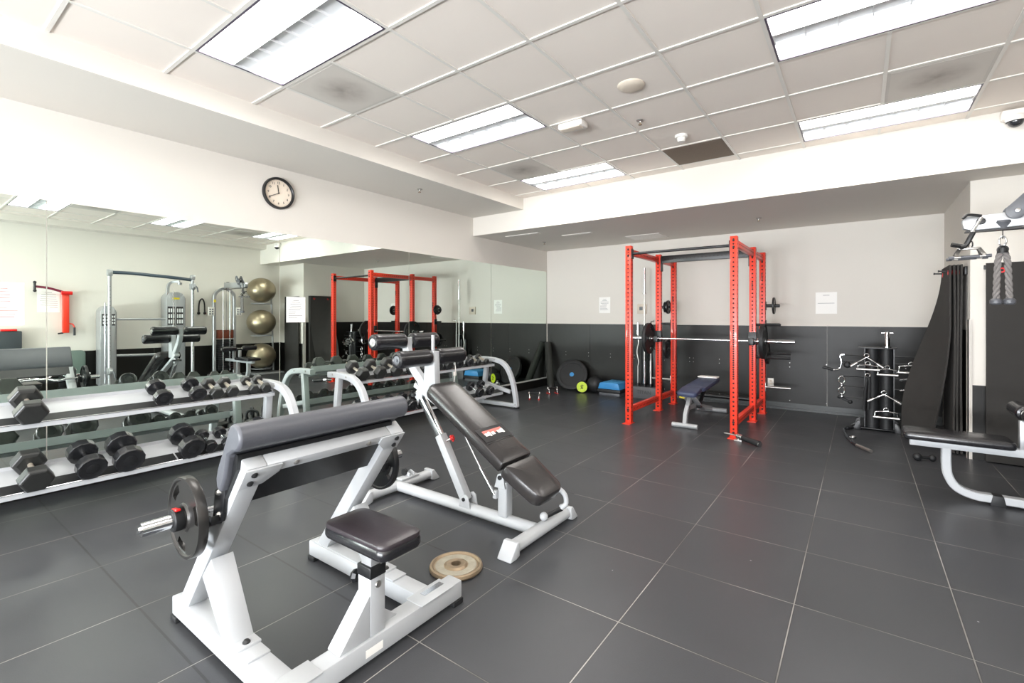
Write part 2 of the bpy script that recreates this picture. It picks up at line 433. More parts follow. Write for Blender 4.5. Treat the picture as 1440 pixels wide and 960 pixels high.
# bulkheads
b = MB(); b.span((XL, YR, 2.925), (-4.0, 5.72, 3.3)); struct('trim_1', b, M['wall'], smooth=False)
b = MB(); b.span((XL, 5.72, 2.635), (XR, YB, 3.3)); struct('trim_2', b, M['wall'], smooth=False)
# dado of rubber wall sheets on the back wall, side face, column face and right wall
def dado(name, p0, p1, ztop, normal, n_sheets, seams=True):
    b = MB(); p0 = V3(p0); p1 = V3(p1); d = (p1-p0); L = d.length; d.normalize(); nn = V3(normal)
    for lo, hi in n_sheets:
        a = p0+d*(lo+0.002); c = p0+d*(hi-0.002)
        q = [a, c, c+nn*0.01, a+nn*0.01]
        l = Vector([min(v[i] for v in q) for i in range(3)]); h = Vector([max(v[i] for v in q) for i in range(3)])
        l.z = 0.0; h.z = ztop; b.span(l, h)
    return struct(name, b, M['dado'], smooth=False)
segs = []; x = -4.965
for e in (-4.035, -2.815, -1.595, -0.375, 0.828):
    segs.append((x+4.965, e+4.965)); x = e
dado('trim_3', (-4.965, YB, 0), (XC, YB, 0), 1.215, (0, -1, 0), segs)
dado('trim_4', (XC, YC, 0), (XC, YB, 0), 1.215, (-1, 0, 0), [(0.0, 0.51), (0.51, 1.715)])
dado('trim_5', (XC, YC, 0), (XR, YC, 0), 0.70, (0, -1, 0), [(-.008, 1.1)])
dado('trim_6', (XR, YR, 0), (XR, YC, 0), 0.70, (-1, 0, 0), [(k*1.22, min(k*1.22+1.22, 11.19)) for k in range(10)])
b = MB(); b.span((XL, YR, 0), (XL+0.012, YB-0.012, 0.145)); struct('baseboard_left', b, M['dado'], smooth=False)
b = MB(); b.span((XL, YR, 0.145), (XL+0.016, YB-0.012, 0.168)); struct('trim_7', b, M['floor_edge'], smooth=False)
b = MB(); b.span((-4.96, YB-0.03, 0), (0.82, YB-0.0105, 0.03)); b.span((-4.96, YB-0.018, 0.0), (0.82, YB-0.0102, 0.10)); struct('baseboard_back', b, mat('cove_base', rgb(56, 60, 60), 0.4, noise=0.05), smooth=False)
b = MB(); b.span((-4.96, YB-0.012, 1.215), (0.828, YB-0.0005, 1.222)); struct('trim_8', b, M['wall'], smooth=False)
b = MB(); b.span((1.66, YR, 2.985), (XR, 5.72, 3.3)); struct('trim_12', b, M['wall'], smooth=False)
# metal corner guard on the column
b = MB(); b.span((XC-0.022, YC-0.016, 0.0), (XC+0.012, YC-0.009, 1.32)); b.span((XC-0.022, YC-0.016, 0.0), (XC-0.012, YC+0.04, 1.32)); struct('trim_9', b, M['vent'], smooth=False)

# ---- ceiling: tiles per grid cell, leaving the lamp cells open
LAMPS = [(-3, -2), (-3, 1), (-3, 4), (2, -2), (2, 1), (2, 4), (-3, -5), (2, -5), (-3, -9), (2, -9)]
def in_lamp(c, r): return any(a <= c < a+2 and r == rr for a, rr in LAMPS)
b = bmesh.new()
for c in range(-4, 6):
    for r in range(-13, 6):
        if in_lamp(c, r): continue
        x0, x1 = max(GX+c*G, -4.0), min(GX+(c+1)*G, 1.66); y0, y1 = max(GY+r*G, YR), min(GY+(r+1)*G, 5.72)
        if x1-x0 < 0.01 or y1-y0 < 0.01: continue
        z = CH+0.006
        b.faces.new([b.verts.new(p) for p in ((x0, y0, z), (x1, y0, z), (x1, y1, z), (x0, y1, z))])
        b.faces.new([b.verts.new(p) for p in ((x0, y1, z+.02), (x1, y1, z+.02), (x1, y0, z+.02), (x0, y0, z+.02))])
struct('ceiling', b, M['ceil'], smooth=False)
b = MB()
for c in range(-3, 7):
    x = GX+c*G
    if x > 1.66: continue
    for r in range(-13, 6):
        if any(a+1 == c and r == rr for a, rr in LAMPS): continue
        y0, y1 = max(GY+r*G, YR), min(GY+(r+1)*G, 5.72)
        if y1 > y0: b.span((x-0.012, y0, CH-0.002), (x+0.012, y1, CH+0.006))
for r in range(-12, 6):
    y = GY+r*G
    b.span((-4.0, y-0.012, CH-0.0015), (1.66, y+0.012, CH+0.006))
struct('trim_10', b, M['tbar'], smooth=False)

# ---- wall mirrors
seams = [-2.76, -0.98, 0.80, 2.59, 4.38, 6.17, 7.905]
mlab = ['wall mirror panel behind the camera', 'wall mirror panel at the left edge, nearest the camera', 'wall mirror panel reflecting the two-post cable station, second from the left',
        'wall mirror panel in the middle with a paper notice taped at its left', 'wall mirror panel behind the far dumbbell rack reflecting the vertical bar stand',
        'last wall mirror panel in the corner, reflecting the foam rollers']
for i, (a, c) in enumerate(zip(seams[:-1], seams[1:])):
    b = MB(); b.span((XL+0.0005, a+0.003, 0.168), (XL+0.006, c-0.003, 2.232))
    tag(obj('wall_mirror', b, M['mirror'], smooth=False), mlab[i], 'mirror', 'mirror panels on the left wall')

# ---- wall bolts on the back dado (four-dot patterns)
b = MB()
for x in (-4.516, -4.035, -3.597, -3.15, -2.68, -2.209, -1.755, -1.3, -0.856, -0.35, 0.1, 0.5):
    for z in (0.65, 0.105):
        for dx in (-.03, .03):
            for dz in (-.03, .03):
                if (int(abs(x*100))+dx*100+dz*200) % 4 < 1: continue
                b.cyl((x+dx, YB-0.0125, z+dz), (x+dx, YB-0.0095, z+dz), 0.006, seg=8)
struct('trim_11', b, M['steel'], smooth=False)

# ================================================================== CEILING FIXTURES
def troffer(c, r, label):
    x0, x1 = GX+c*G+0.013, GX+(c+2)*G-0.013; y0, y1 = GY+r*G+0.013, GY+(r+1)*G-0.013
    o = thing('ceiling_light', label, 'ceiling light', ((x0+x1)/2, (y0+y1)/2, CH), 'fluorescent ceiling lights')
    z0 = CH-0.003; z1 = CH+0.075; e = 0.012
    b = MB()
    b.span((x0, y0, z0), (x1, y0+e, z1)); b.span((x0, y1-e, z0), (x1, y1, z1))
    b.span((x0, y0+e, z0), (x0+e, y1-e, z1)); b.span((x1-e, y0+e, z0), (x1, y1-e, z1))
    b.span((x0, y0, z1), (x1, y1, z1+.01))
    obj('frame', b, M['frame_dark'], o, smooth=False)
    yc = (y0+y1)/2
    for s in (-1, 1):
        b = MB(); ya, yb_ = sorted((yc+s*0.062, yc+s*(0.292-e)))
        b.span((x0+e, ya, z0+.012), (x1-e, yb_, z0+.02)); obj('lens', b, M['lamp_lens'], o, smooth=False, label='glowing white lens strip')
    b = MB(); b.span((x0+e, yc-.062, z0+.022), (x1-e, yc+.062, z0+.03))
    for k in range(8):
        xx = x0+e+.002+(x1-x0-2*e-.004)*k/7
        b.beam((xx, yc-.062, z0+.013), (xx, yc+.062, z0+.013), 0.004, 0.02, bevel=0)
    for s in (-1, 1): b.span((x0+e, yc+s*.062-.0015, z0+.004), (x1-e, yc+s*.062+.0015, z0+.024))
    obj('louver', b, M['louver'], o, smooth=False)
LL = ['large square-ended ceiling light nearest the camera on the left', 'ceiling light in the middle row above the mirror side, between two vents',
      'small-looking far ceiling light next to the back soffit on the left', 'ceiling light behind the camera on the right side',
      'bright ceiling light cut by the top edge of the photo, right side', 'ceiling light at right against the back soffit, beside the camera dome',
      'second ceiling light behind the camera on the mirror side', 'second ceiling light behind the camera on the machine side', 'ceiling light by the rear windows, mirror side', 'ceiling light by the rear windows, machine side']
for (c, r), l in zip(LAMPS, LL): troffer(c, r, l)

def vent(c, r, label, m, name='ceiling_vent'):
    x0, x1 = GX+c*G+.013, GX+(c+1)*G-.013; y0, y1 = GY+r*G+.013, GY+(r+1)*G-.013
    o = thing(name, label, 'ceiling vent', ((x0+x1)/2, (y0+y1)/2, CH+0.001))
    b = MB(); b.span((x0+.02, y0+.02, CH-.003), (x1-.02, y1-.02, CH+.003)); obj('grille', b, m, o, smooth=False)
    b = MB(); e = .02
    b.span((x0, y0, CH-.002), (x1, y0+e, CH+.005)); b.span((x0, y1-e, CH-.002), (x1, y1, CH+.005))
    b.span((x0, y0+e, CH-.002), (x0+e, y1-e, CH+.005)); b.span((x1-e, y0+e, CH-.002), (x1, y1-e, CH+.005))
    obj('frame', b, M['vent'] if m is not M['vent_dark'] else M['vent_dark'], o, smooth=False)
vent(-3, -1, 'grey perforated ceiling vent with a brown dust stain, beside the nearest left light', M['vent_perf'])
vent(-3, 3, 'small-looking grey ceiling vent near the far left ceiling light', M['vent_perf'])
vent(3, 3, 'grey perforated ceiling vent with dark smudge between the two right-hand lights', M['vent_perf'])
vent(2, -1, 'grey perforated ceiling vent beside the nearest right light, seen in the mirror', M['vent_perf'])
vent(0, 4, 'dark brown egg-crate ceiling vent beside the smoke detector', M['vent_dark'])
def gxy(c, r): return GX+c*G, GY+r*G
x, y = gxy(.48, 1.53)
b = MB(); b.lathe([(0, -.022), (.06, -.02), (.09, -.01), (.1, 0), (.1, .006)], (x, y, CH+.0), seg=40)
tag(obj('ceiling_speaker', b, M['beige_plastic']), 'round beige ceiling speaker cover on a ceiling tile', 'speaker')
x, y = gxy(-.65, 2.1)
o = thing('motion_sensor', 'white rectangular emergency unit mounted on the ceiling grid', 'sensor', (x, y, CH-.06))
b = MB(); b.box((x, y, CH-.028), (.24, .13, .052), bevel=.012); obj('housing', b, M['white_plastic'], o)
b = MB(); b.box((x, y-.02, CH-.057), (.2, .08, .012), bevel=.004); obj('lens', b, M['beige_plastic'], o)
def sprinkler(x, y, z, lab):
    o = thing('sprinkler_head', lab, 'sprinkler', (x, y, z-.045), 'fire sprinklers')
    b = MB(); b.lathe([(.035, 0), (.03, -.008), (.012, -.01), (.01, -.02)], (x, y, z)); obj('escutcheon', b, M['steel'], o)
    b = MB(); b.cyl((x, y, z-.01), (x, y, z-.035), .006, seg=10); b.lathe([(0, -.037), (.018, -.037), (.018, -.041), (0, -.041)], (x, y, z), seg=12); obj('deflector', b, M['worn_steel'], o)
sprinkler(*gxy(.18, 2.61), CH+.005, 'brass sprinkler head hanging from a ceiling tile beside the round speaker')
sprinkler(-4.395, 4.04, 2.925, 'sprinkler head under the left bulkhead above the mirrors')
sprinkler(-4.39, 6.9, 2.635, 'sprinkler head under the back soffit in the far left corner')
sprinkler(-1.07, 6.89, 2.635, 'sprinkler head under the back soffit above the red rack')
x, y = gxy(.49, 3.54)
o = thing('smoke_detector', 'white round smoke detector beside the dark brown ceiling vent', 'smoke detector', (x, y, CH-.06))
b = MB(); b.lathe([(0, -.02), (.055, -.02), (.06, -.012), (.06, .004)], (x, y, CH)); obj('base', b, M['white_plastic'], o)
b = MB(); b.lathe([(0, -.06), (.03, -.058), (.038, -.045), (.04, -.02)], (x, y, CH)); obj('sensor_cap', b, M['white_plastic'], o)
o = thing('security_camera', 'white dome security camera on the soffit at the right edge', 'camera', (1.04, 5.69, 2.98))
b = MB(); b.box((1.04, 5.675, 3.035), (.17, .088, .08), bevel=.015); b.lathe([(.062, -.004), (.064, .03), (.05, .05)], (1.04, 5.655, 2.975)); obj('housing', b, M['white_plastic'], o)
b = MB(); b.sphere((1.04, 5.655, 2.975), .052, u=20, v=12); obj('dome', b, mat('dark_dome', rgb(40, 42, 46), .08, coat=.5), o)
for i, (px, py, w_) in enumerate(((-4.27, 6.09, .62), (-3.55, 6.54, .5), (-2.76, 7.42, .55))):
    o = thing('slot_diffuser', ['slot diffuser under the back soffit, leftmost beside the mirrors', 'slot diffuser under the back soffit, middle one of three', 'square grille diffuser under the back soffit left of the red rack'][i], 'air diffuser', (px, py, 2.628), 'slot diffusers')
    hd_ = .24 if i == 2 else .05
    b = MB(); b.span((px-w_/2, py-hd_, 2.629), (px+w_/2, py+hd_, 2.6345)); obj('frame', b, M['white_plastic'], o, smooth=False)
    b = MB()
    for k in range(2 if i < 2 else 9):
        yy = py-hd_+.02+k*(.038 if i < 2 else .05); b.span((px-w_/2+.02, yy, 2.627), (px+w_/2-.02, yy+.022, 2.629))
    obj('slot', b, M['vent'], o, smooth=False)

# ================================================================== WALL ITEMS
# clock on the left wall
cy_, cz_ = 2.575, 2.655
o = thing('wall_clock', 'round black-rimmed wall clock above the mirrors', 'clock', (XL+.03, cy_, cz_-.165))
b = MB(); b.lathe([(.14, .002), (.145, .03), (.152, .038), (.163, .036), (.168, .02), (.168, .001)], (XL, cy_, cz_), (1, 0, 0), seg=48); obj('rim', b, M['black_metal'], o)
b = MB(); b.lathe([(0, .012), (.148, .012)], (XL, cy_, cz_), (1, 0, 0), seg=48); b.lathe([(0, .001), (.148, .001), (.148, .012)], (XL, cy_, cz_), (1, 0, 0), seg=48); obj('face', b, M['clock_face'], o)
nb = bmesh.new()
for k in range(1, 13):
    a = PI/2-k*PI/6
    # seen from +x: right of the dial is +y
    t_ = text_mesh(str(k), .034, frame_mtx((XL+.0135, cy_+.108*math.cos(a), cz_+.108*math.sin(a)), (0, 1, 0), (0, 0, 1)))
    me = bpy.data.meshes.new('t'); t_.to_mesh(me); t_.free(); nb.from_mesh(me); bpy.data.meshes.remove(me)
obj('numerals', nb, M['ink_black'], o, smooth=False)
b = MB()
for k in range(60):
    a = k*PI/30; l = .006
    b.beam((XL+.013, cy_+.132*math.cos(a), cz_+.132*math.sin(a)), (XL+.013, cy_+(.132+l)*math.cos(a), cz_+(.132+l)*math.sin(a)), .0015, .001, up=(1, 0, 0), bevel=0)
obj('minute_marks', b, M['ink_black'], o, smooth=False)
b = MB()
a = PI/2+math.radians(9); b.beam((XL+.018, cy_, cz_), (XL+.018, cy_+.085*math.cos(a), cz_+.085*math.sin(a)), .008, .002, up=(1, 0, 0), bevel=0); obj('hour_hand', b, M['ink_black'], o, smooth=False)
b = MB(); a = PI/2+math.radians(117); b.beam((XL+.021, cy_, cz_), (XL+.021, cy_+.118*math.cos(a), cz_+.118*math.sin(a)), .006, .002, up=(1, 0, 0), bevel=0); b.cyl((XL+.012, cy_, cz_), (XL+.024, cy_, cz_), .007, seg=12); obj('minute_hand', b, M['ink_black'], o, smooth=False)

def notice(label, o0, ux, wdt, hgt, lines, seedv, name='paper_notice', red=False):
    """o0 = centre, ux = right vector seen from the room, normal = ux x z"""
    rnd = random.Random(seedv); ux = V3(ux); n = ux.cross(Vector((0, 0, 1))); o0 = V3(o0)
    t = thing(name, label, 'notice', o0-Vector((0, 0, hgt/2)), None)
    b = MB(); q = [o0+ux*a*wdt/2+Vector((0, 0, c*hgt/2))+n*d for a in (-1, 1) for c in (-1, 1) for d in (0, .0015)]
    b.span([min(v[i] for v in q) for i in range(3)], [max(v[i] for v in q) for i in range(3)]); obj('sheet', b, M['paper'], t, smooth=False)
    b = MB(); z = hgt*.36
    for k in range(lines):
        L = wdt*rnd.uniform(.35, .8) if k else wdt*.3
        off = 0 if k < lines*.5 else (-wdt*.4+L/2)
        c = o0+ux*off+Vector((0, 0, z))+n*.0018
        q = [c+ux*a*L/2+Vector((0, 0, s*hgt*.008))+n*d for a in (-1, 1) for s in (-1, 1) for d in (0, .0006)]
        b.span([min(v[i] for v in q) for i in range(3)], [max(v[i] for v in q) for i in range(3)])
        z -= hgt*.74/lines
    obj('text_lines', b, M['ink_red'] if red else M['ink'], t, smooth=False)
    return t
notice('white paper notice on the back wall left of the red rack', (-3.745, YB-.0015, 1.56), (1, 0, 0), .22, .29, 9, 1)
notice('bright white sheet on the back wall right of the red rack', (-.385, YB-.0015, 1.54), (1, 0, 0), .25, .30, 2, 2)
notice('white paper notice taped on the mirror left of the red rack reflection', (XL+.0062, 2.77, 1.425), (0, 1, 0), .215, .277, 10, 3)
notice('paper notice with red and grey text, taped on mirror at left edge', (XL+.0062, .56, 1.44), (0, 1, 0), .24, .31, 10, 4, red=True)
notice('white notice on the right-hand wall beside the red post', (XR-.002, 1.94, 1.64), (0, -1, 0), .30, .42, 8, 5)
b = MB(); b.span((-3.12, YB-.03, 1.40), (-2.955, YB-.0005, 1.565), bevel=.006)
o = thing('wall_thermostat', 'small beige thermostat box on the back wall behind the bar stand', 'thermostat', (-3.04, YB-.02, 1.40))
obj('housing', b, M['beige_plastic'], o)
b = MB(); b.span((-3.08, YB-.033, 1.46), (-3.02, YB-.029, 1.52)); obj('screen', b, M['grey_plastic'], o, smooth=False)
o = thing('wall_outlet', 'white wall outlet low on the black back wall behind the red rack', 'outlet', (-1.07, YB-.02, .32))
b = MB(); b.span((-1.11, YB-.018, .32), (-1.03, YB-.0102, .44), bevel=.003); obj('plate', b, M['white_plastic'], o)
b = MB(); b.span((-1.085, YB-.020, .385), (-1.055, YB-.0178, .415)); b.span((-1.085, YB-.020, .345), (-1.055, YB-.0178, .375)); obj('socket', b, M['beige_plastic'], o, smooth=False)

# ================================================================== WEIGHT PLATES (shared builders)
def plate_disc(mb, c, axis, R, th, hub, holes=3, ph=0.3):
    """grip plate with kidney openings; centre c, axis unit vector"""
    axis = V3(axis).normalized(); c = V3(c)
    ux = axis.orthogonal().normalized(); uy = axis.cross(ux)
    hl = []
    if holes:
        hl.append(circ(hub, 20))
        for k in range(holes):
            a0 = ph+2*PI*k/holes; w_ = 0.62
            ro, ri = R*.84, R*.64
            outer = arc((0, 0), ro, a0-w_/2, a0+w_/2, 8); inner = arc((0, 0), ri, a0+w_/2, a0-w_/2, 8)
            hl.append(outer+inner)
    mb.prism(circ(R*.97, 40), c-axis*th*.3, ux, uy, axis*th*.6, holes=hl if holes else [circ(hub, 20)])
    mb.lathe([(R*.9, -th*.3), (R*.93, -th*.5), (R*.99, -th*.5), (R, -th*.4), (R, th*.4), (R*.99, th*.5), (R*.93, th*.5), (R*.9, th*.3)], c, axis, seg=44)
    mb.lathe([(hub, -th*.5), (hub*1.9, -th*.5), (hub*2.1, -th*.3), (hub*2.1, th*.3), (hub*1.9, th*.5), (hub, th*.5), (hub, -th*.5)], c, axis, seg=24)
def plate(label, c, axis, R, th, m, hub=.026, holes=3, ph=.3, name='weight_plate', group=None, text=None):
    c = V3(c)
    t = thing(name, label, 'weight plate', c-Vector((0, 0, R)), group)
    b = MB(); plate_disc(b, c, axis, R, th, hub, holes, ph); obj('disc', b, m, t)
    b = MB(); b.lathe([(hub*.98, -th*.52), (hub*1.35, -th*.52), (hub*1.35, th*.52), (hub*.98, th*.52), (hub*.98, -th*.52)], c, axis, seg=24); obj('hub_ring', b, M['steel'], t)
    return t

# ================================================================== PREACHER CURL BENCH (foreground)
o = thing('preacher_curl_bench', 'white steel preacher curl bench with slate arm pad in the foreground', 'exercise bench', (-2.0, 1.165, 0))
b = MB(); b.span((-2.47, .80, .025), (-1.60, .885, .105), bevel=.006); obj('side_beam', b, M['white_metal'], o)
b = MB(); b.span((-2.47, 1.45, .025), (-1.60, 1.535, .105), bevel=.006); obj('side_beam', b, M['white_metal'], o)
b = MB(); b.span((-1.60, .66, .025), (-1.515, 1.66, .105), bevel=.006)
b.span((-1.607, .74, .104), (-1.508, .94, .109), bevel=.002); b.span((-1.607, 1.40, .104), (-1.508, 1.60, .109), bevel=.002)
obj('cross_beam', b, M['white_metal'], o)
b = MB(); b.span((-1.585, 1.46, .1092), (-1.555, 1.58, .1102)); obj('decal', b, M['chrome'], o, smooth=False)
b = MB(); b.span((-1.5148, 1.12, .045), (-1.5138, 1.20, .075)); obj('decal', b, M['paper'], o, smooth=False)
for x0, y0 in ((-2.475, .795), (-2.475, 1.445), (-1.605, .655), (-1.605, 1.60)):
    b = MB()
    if x0 < -2: b.span((x0, y0, 0), (x0+.06, y0+.095, .025), bevel=.004)
    else: b.span((x0, y0, 0), (x0+.095, y0+.065, .025), bevel=.004)
    obj('foot_cap', b, M['rubber'], o)
for s, yc in ((0, .842), (1, 1.493)):
    b = MB(); y0 = yc-.038; y1 = yc+.038
    # slanted upright in the x-z plane
    b.prism([(-2.402, .105), (-2.308, .105), (-1.775, .795), (-1.834, .841)], (0, y0, 0), (1, 0, 0), (0, 0, 1), (0, y1-y0, 0), bevel=.005)
    b.span((-2.43, y0-.003, .105), (-1.76, y1+.003, .113), bevel=.002)
    obj('upright', b, M['grey_metal'] if False else M['white_metal'], o)
    b = MB()
    b.prism([(-2.15, .295), (-2.065, .39), (-1.885, .113), (-1.975, .113)], (0, y0-.004, 0), (1, 0, 0), (0, 0, 1), (0, y1-y0+.008, 0), bevel=.004)
    b.span((-1.965, y0-.006, .112), (-1.835, y1+.006, .122), bevel=.002)
    obj('brace', b, M['white_metal'], o)
    b = MB(); b.lathe([(0, .012), (.008, .011), (.014, .004), (.014, 0)], (-1.86, yc, .122), seg=12); obj('bolt', b, M['black_metal'], o)
    # gusset plate on the underside-front face, facing the user
    U_ = V3(.612, 0, .791); N_ = V3(.791, 0, -.612); F0 = V3(-1.775, .80 if s == 0 else 1.535, .795)
    sgn = 1 if s == 0 else -1
    poly = [(0, -.004), (.135, -.004), (.135, -.045), (.085, -.095), (0, -.105)]
    b = MB(); b.prism([(a*sgn, c) for a, c in poly], F0+N_*.0005, (0, 1, 0), U_, N_*.007, bevel=.001)
    obj('gusset', b, M['white_metal'], o)
    for q in ((.038, -.03), (.034, -.075)):
        b = MB(); b.lathe([(0, .010), (.006, .010), (.012, .004), (.012, 0)], F0+V3(0, sgn*q[0], 0)+U_*q[1]+N_*.0075, N_, seg=12); obj('bolt', b, M['black_metal'], o)
b = MB(); b.prism([(0, 0), (-.075, 0), (-.075, -.06), (0, -.05)], V3(-1.775, .88, .795), N_, U_, (0, .575, 0), bevel=.004)
obj('top_beam', b, M['white_metal'], o)
for yy in (1.0, 1.34):
    b = MB(); b.lathe([(0, .008), (.007, .008), (.012, .003), (.012, 0)], V3(-1.775, yy, .795)+U_*(-.025), N_, seg=12); obj('bolt', b, M['steel'], o)
# arm pad: thick rounded upper roll, face falling away from the seat
sec = []
prof = arc((-1.788, .916), .050, math.radians(-95), math.radians(138), 16)+[(-1.885, .845), (-1.922, .785), (-1.935, .745), (-1.93, .715), (-1.915, .70), (-1.895, .70), (-1.862, .76), (-1.835, .845)]
b = MB(); b.prism(prof, (0, .765, 0), (1, 0, 0), (0, 0, 1), (0, .765, 0))
pad = obj('arm_pad', b, M['vinyl_worn'], o, bevel=.012)
b = MB(); b.prism([(-1.995, .632), (-1.955, .614), (-1.822, .79), (-1.812, .845), (-1.84, .85)], (0, .79, 0), (1, 0, 0), (0, 0, 1), (0, .70, 0)); obj('pad_board', b, M['black_metal'], pad, smooth=False)
# seat on its adjustable post
sx, sy = -1.565, 1.185
b = MB(); b.span((sx-.04, sy-.035, .105), (sx+.04, sy+.035, .335), bevel=.004); obj('seat_post_outer', b, M['white_metal'], o)
b = MB(); b.prism([(sy-.035, .105), (sy-.035, .27), (sy-.17, .109), (sy-.17, .105)], (sx-.038, 0, 0), (0, 1, 0), (0, 0, 1), (.076, 0, 0), bevel=.003)
b.prism([(sy+.035, .105), (sy+.035, .18), (sy+.12, .109), (sy+.12, .105)], (sx-.006, 0, 0), (0, 1, 0), (0, 0, 1), (.012, 0, 0), bevel=.002)
obj('post_gusset', b, M['white_metal'], o)
b = MB(); b.span((sx-.043, sy-.038, .328), (sx+.043, sy+.038, .372), bevel=.004); obj('collar', b, M['black_metal'], o)
b = MB(); b.span((sx-.031, sy-.027, .33), (sx+.031, sy+.027, .455), bevel=.003); obj('seat_post_inner', b, M['grey_metal'], o)
b = MB(); b.cyl((sx-.046, sy-.01, .30), (sx-.075, sy-.015, .30), .008); b.lathe([(0, .03), (.022, .028), (.028, .015), (.022, 0), (0, 0)], (sx-.065, sy-.013, .30), (-1, -.2, 0), seg=8); obj('adjuster_knob', b, M['black_metal'], o)
b = MB(); b.lathe([(0, .006), (.012, .005), (.014, 0)], (sx+.04, sy, .298), (1, 0, 0), seg=14); obj('bolt', b, M['steel'], o)
b = MB(); b.span((-1.73, sy-.08, .447), (-1.40, sy+.08, .458), bevel=.003); obj('seat_plate', b, M['black_metal'], o)
def cushion(mb, c, dx, dy, dz, r, rot=None, seg=4):
    """rounded upholstered slab"""
    t = bmesh.new()
    poly = []
    for (sx_, sy_, a) in ((1, 1, 0), (-1, 1, PI/2), (-1, -1, PI), (1, -1, 1.5*PI)):
        poly += arc((sx_*(dx/2-r), sy_*(dy/2-r)), r, a, a+PI/2, 6)
    e = min(dz*.32, .022)
    prof_ = [(e, -dz/2), (e*.3, -dz/2+e*.3), (0, -dz/2+e), (0, dz/2-e), (e*.3, dz/2-e*.3), (e, dz/2)]
    rings = []
    for inset, z in prof_:
        k1 = (dx/2-inset)/(dx/2); k2 = (dy/2-inset)/(dy/2)
        rings.append([t.verts.new((a*k1, c_*k2, z)) for a, c_ in poly])
    for A, B in zip(rings[:-1], rings[1:]):
        for i in range(len(A)):
            j = (i+1) % len(A); t.faces.new((A[i], A[j], B[j], B[i]))
    t.faces.new(rings[0][::-1])
    top = rings[-1]; prev = top
    for k, lift in ((.8, .006), (.45, .010)):
        ring = [t.verts.new((v.co.x*k, v.co.y*k, dz/2+lift*min(1, dz/.05))) for v in top]
        for i in range(len(ring)):
            j = (i+1) % len(ring); t.faces.new((prev[i], prev[j], ring[j], ring[i]))
        prev = ring
    t.faces.new(prev)
    m = Matrix.Translation(c) @ (rot.to_4x4() if rot is not None else Matrix())
    bmesh.ops.transform(t, matrix=m, verts=t.verts)
    me = bpy.data.meshes.new('tmp'); t.to_mesh(me); t.free(); mb.b.from_mesh(me); bpy.data.meshes.remove(me)
    return mb
b = MB(); cushion(b, (-1.562, sy, .481), .388, .203, .048, .04); st_ = obj('seat', b, M['vinyl_black'], o)
b = MB(); cushion(b, (-1.562, sy, .508), .384, .199, .022, .04); obj('seat_top', b, M['vinyl_seat'], st_)
# bar holders
for s, yc in ((0, .80), (1, 1.535)):
    sg = -1 if s == 0 else 1
    b = MB(); b.prism([(-2.02, .555), (-1.935, .575), (-1.91, .70), (-1.94, .715), (-2.0, .68)], (0, yc+sg*.0, 0), (1, 0, 0), (0, 0, 1), (0, sg*.012, 0), bevel=.002)
    b.prism([(-2.12, .535), (-2.02, .535), (-1.95, .565), (-1.95, .60), (-2.04, .565), (-2.10, .565), (-2.105, .60), (-2.12, .60)], (0, yc+sg*.004, 0), (1, 0, 0), (0, 0, 1), (0, sg*.04, 0), bevel=.003)
    h = obj('bar_holder', b, M['black_metal'], o)
    for zz in (.595, .68):
        b = MB(); b.lathe([(0, .01), (.007, .01), (.012, 0)], (-1.96, yc+sg*.012, zz), (0, sg, 0), seg=12); obj('bolt', b, M['steel'], h)
# curl bar on the holders
bx, bz = -2.072, .583
o = thing('curl_barbell', 'chrome curl bar resting on the foreground preacher bench holders', 'barbell', (bx, 1.165, .55))
b = MB()
pts = [(bx, .75, bz), (bx, .90, bz), (bx-.03, .99, bz-.01), (bx+.01, 1.07, bz+.01), (bx+.01, 1.27, bz+.01), (bx-.03, 1.35, bz-.01), (bx, 1.44, bz), (bx, 1.59, bz)]
b.tube([pts[0]]+smooth_path(pts[1:-1], 4)+[pts[-1]], .0135, 14)
obj('shaft', b, M['chrome'], o)
for s, ya, yb_ in ((0, .75, .575), (1, 1.585, 1.755)):
    d = 1 if yb_ > ya else -1
    b = MB(); b.cyl((bx, ya+d*.0, bz), (bx, yb_, bz), .025, seg=28); b.cyl((bx, ya-d*.02, bz), (bx, ya, bz), .033, seg=28)
    b.cyl((bx, yb_, bz), (bx, yb_+d*.008, bz), .012, seg=16); obj('sleeve', b, M['chrome'], o)
plate('dark steel grip plate on the near end of the preacher bench bar', (bx, .722, bz), (0, 1, 0), .152, .034, M['plate_steel'], hub=.0262, ph=.5)
pl = plate('dark steel grip plate on the far end of the preacher bench bar', (bx, 1.612, bz), (0, 1, 0), .152, .030, M['black_metal'], hub=.0262, ph=1.2)
for lab, y0, d in (('black clamp collar with red lever outside the near preacher bench plate', .703, -1), ('black clamp collar outside the far preacher bench plate', 1.63, 1)):
    o = thing('clamp_collar', lab, 'barbell collar', (bx, y0, bz-.04), 'clamp collars on the curl bar')
    b = MB(); b.lathe([(.0256, 0), (.04, 0), (.042, .006), (.042, .03), (.038, .034), (.0256, .034), (.0256, 0)], (bx, y0, bz), (0, d, 0), seg=24); obj('ring', b, M['rubber'], o)
    b = MB(); b.beam((bx-.02, y0+d*.02, bz+.036), (bx+.03, y0+d*.02, bz+.044), .018, .010); obj('lever', b, M['red_plastic'] if d < 0 else M['black_metal'], o)

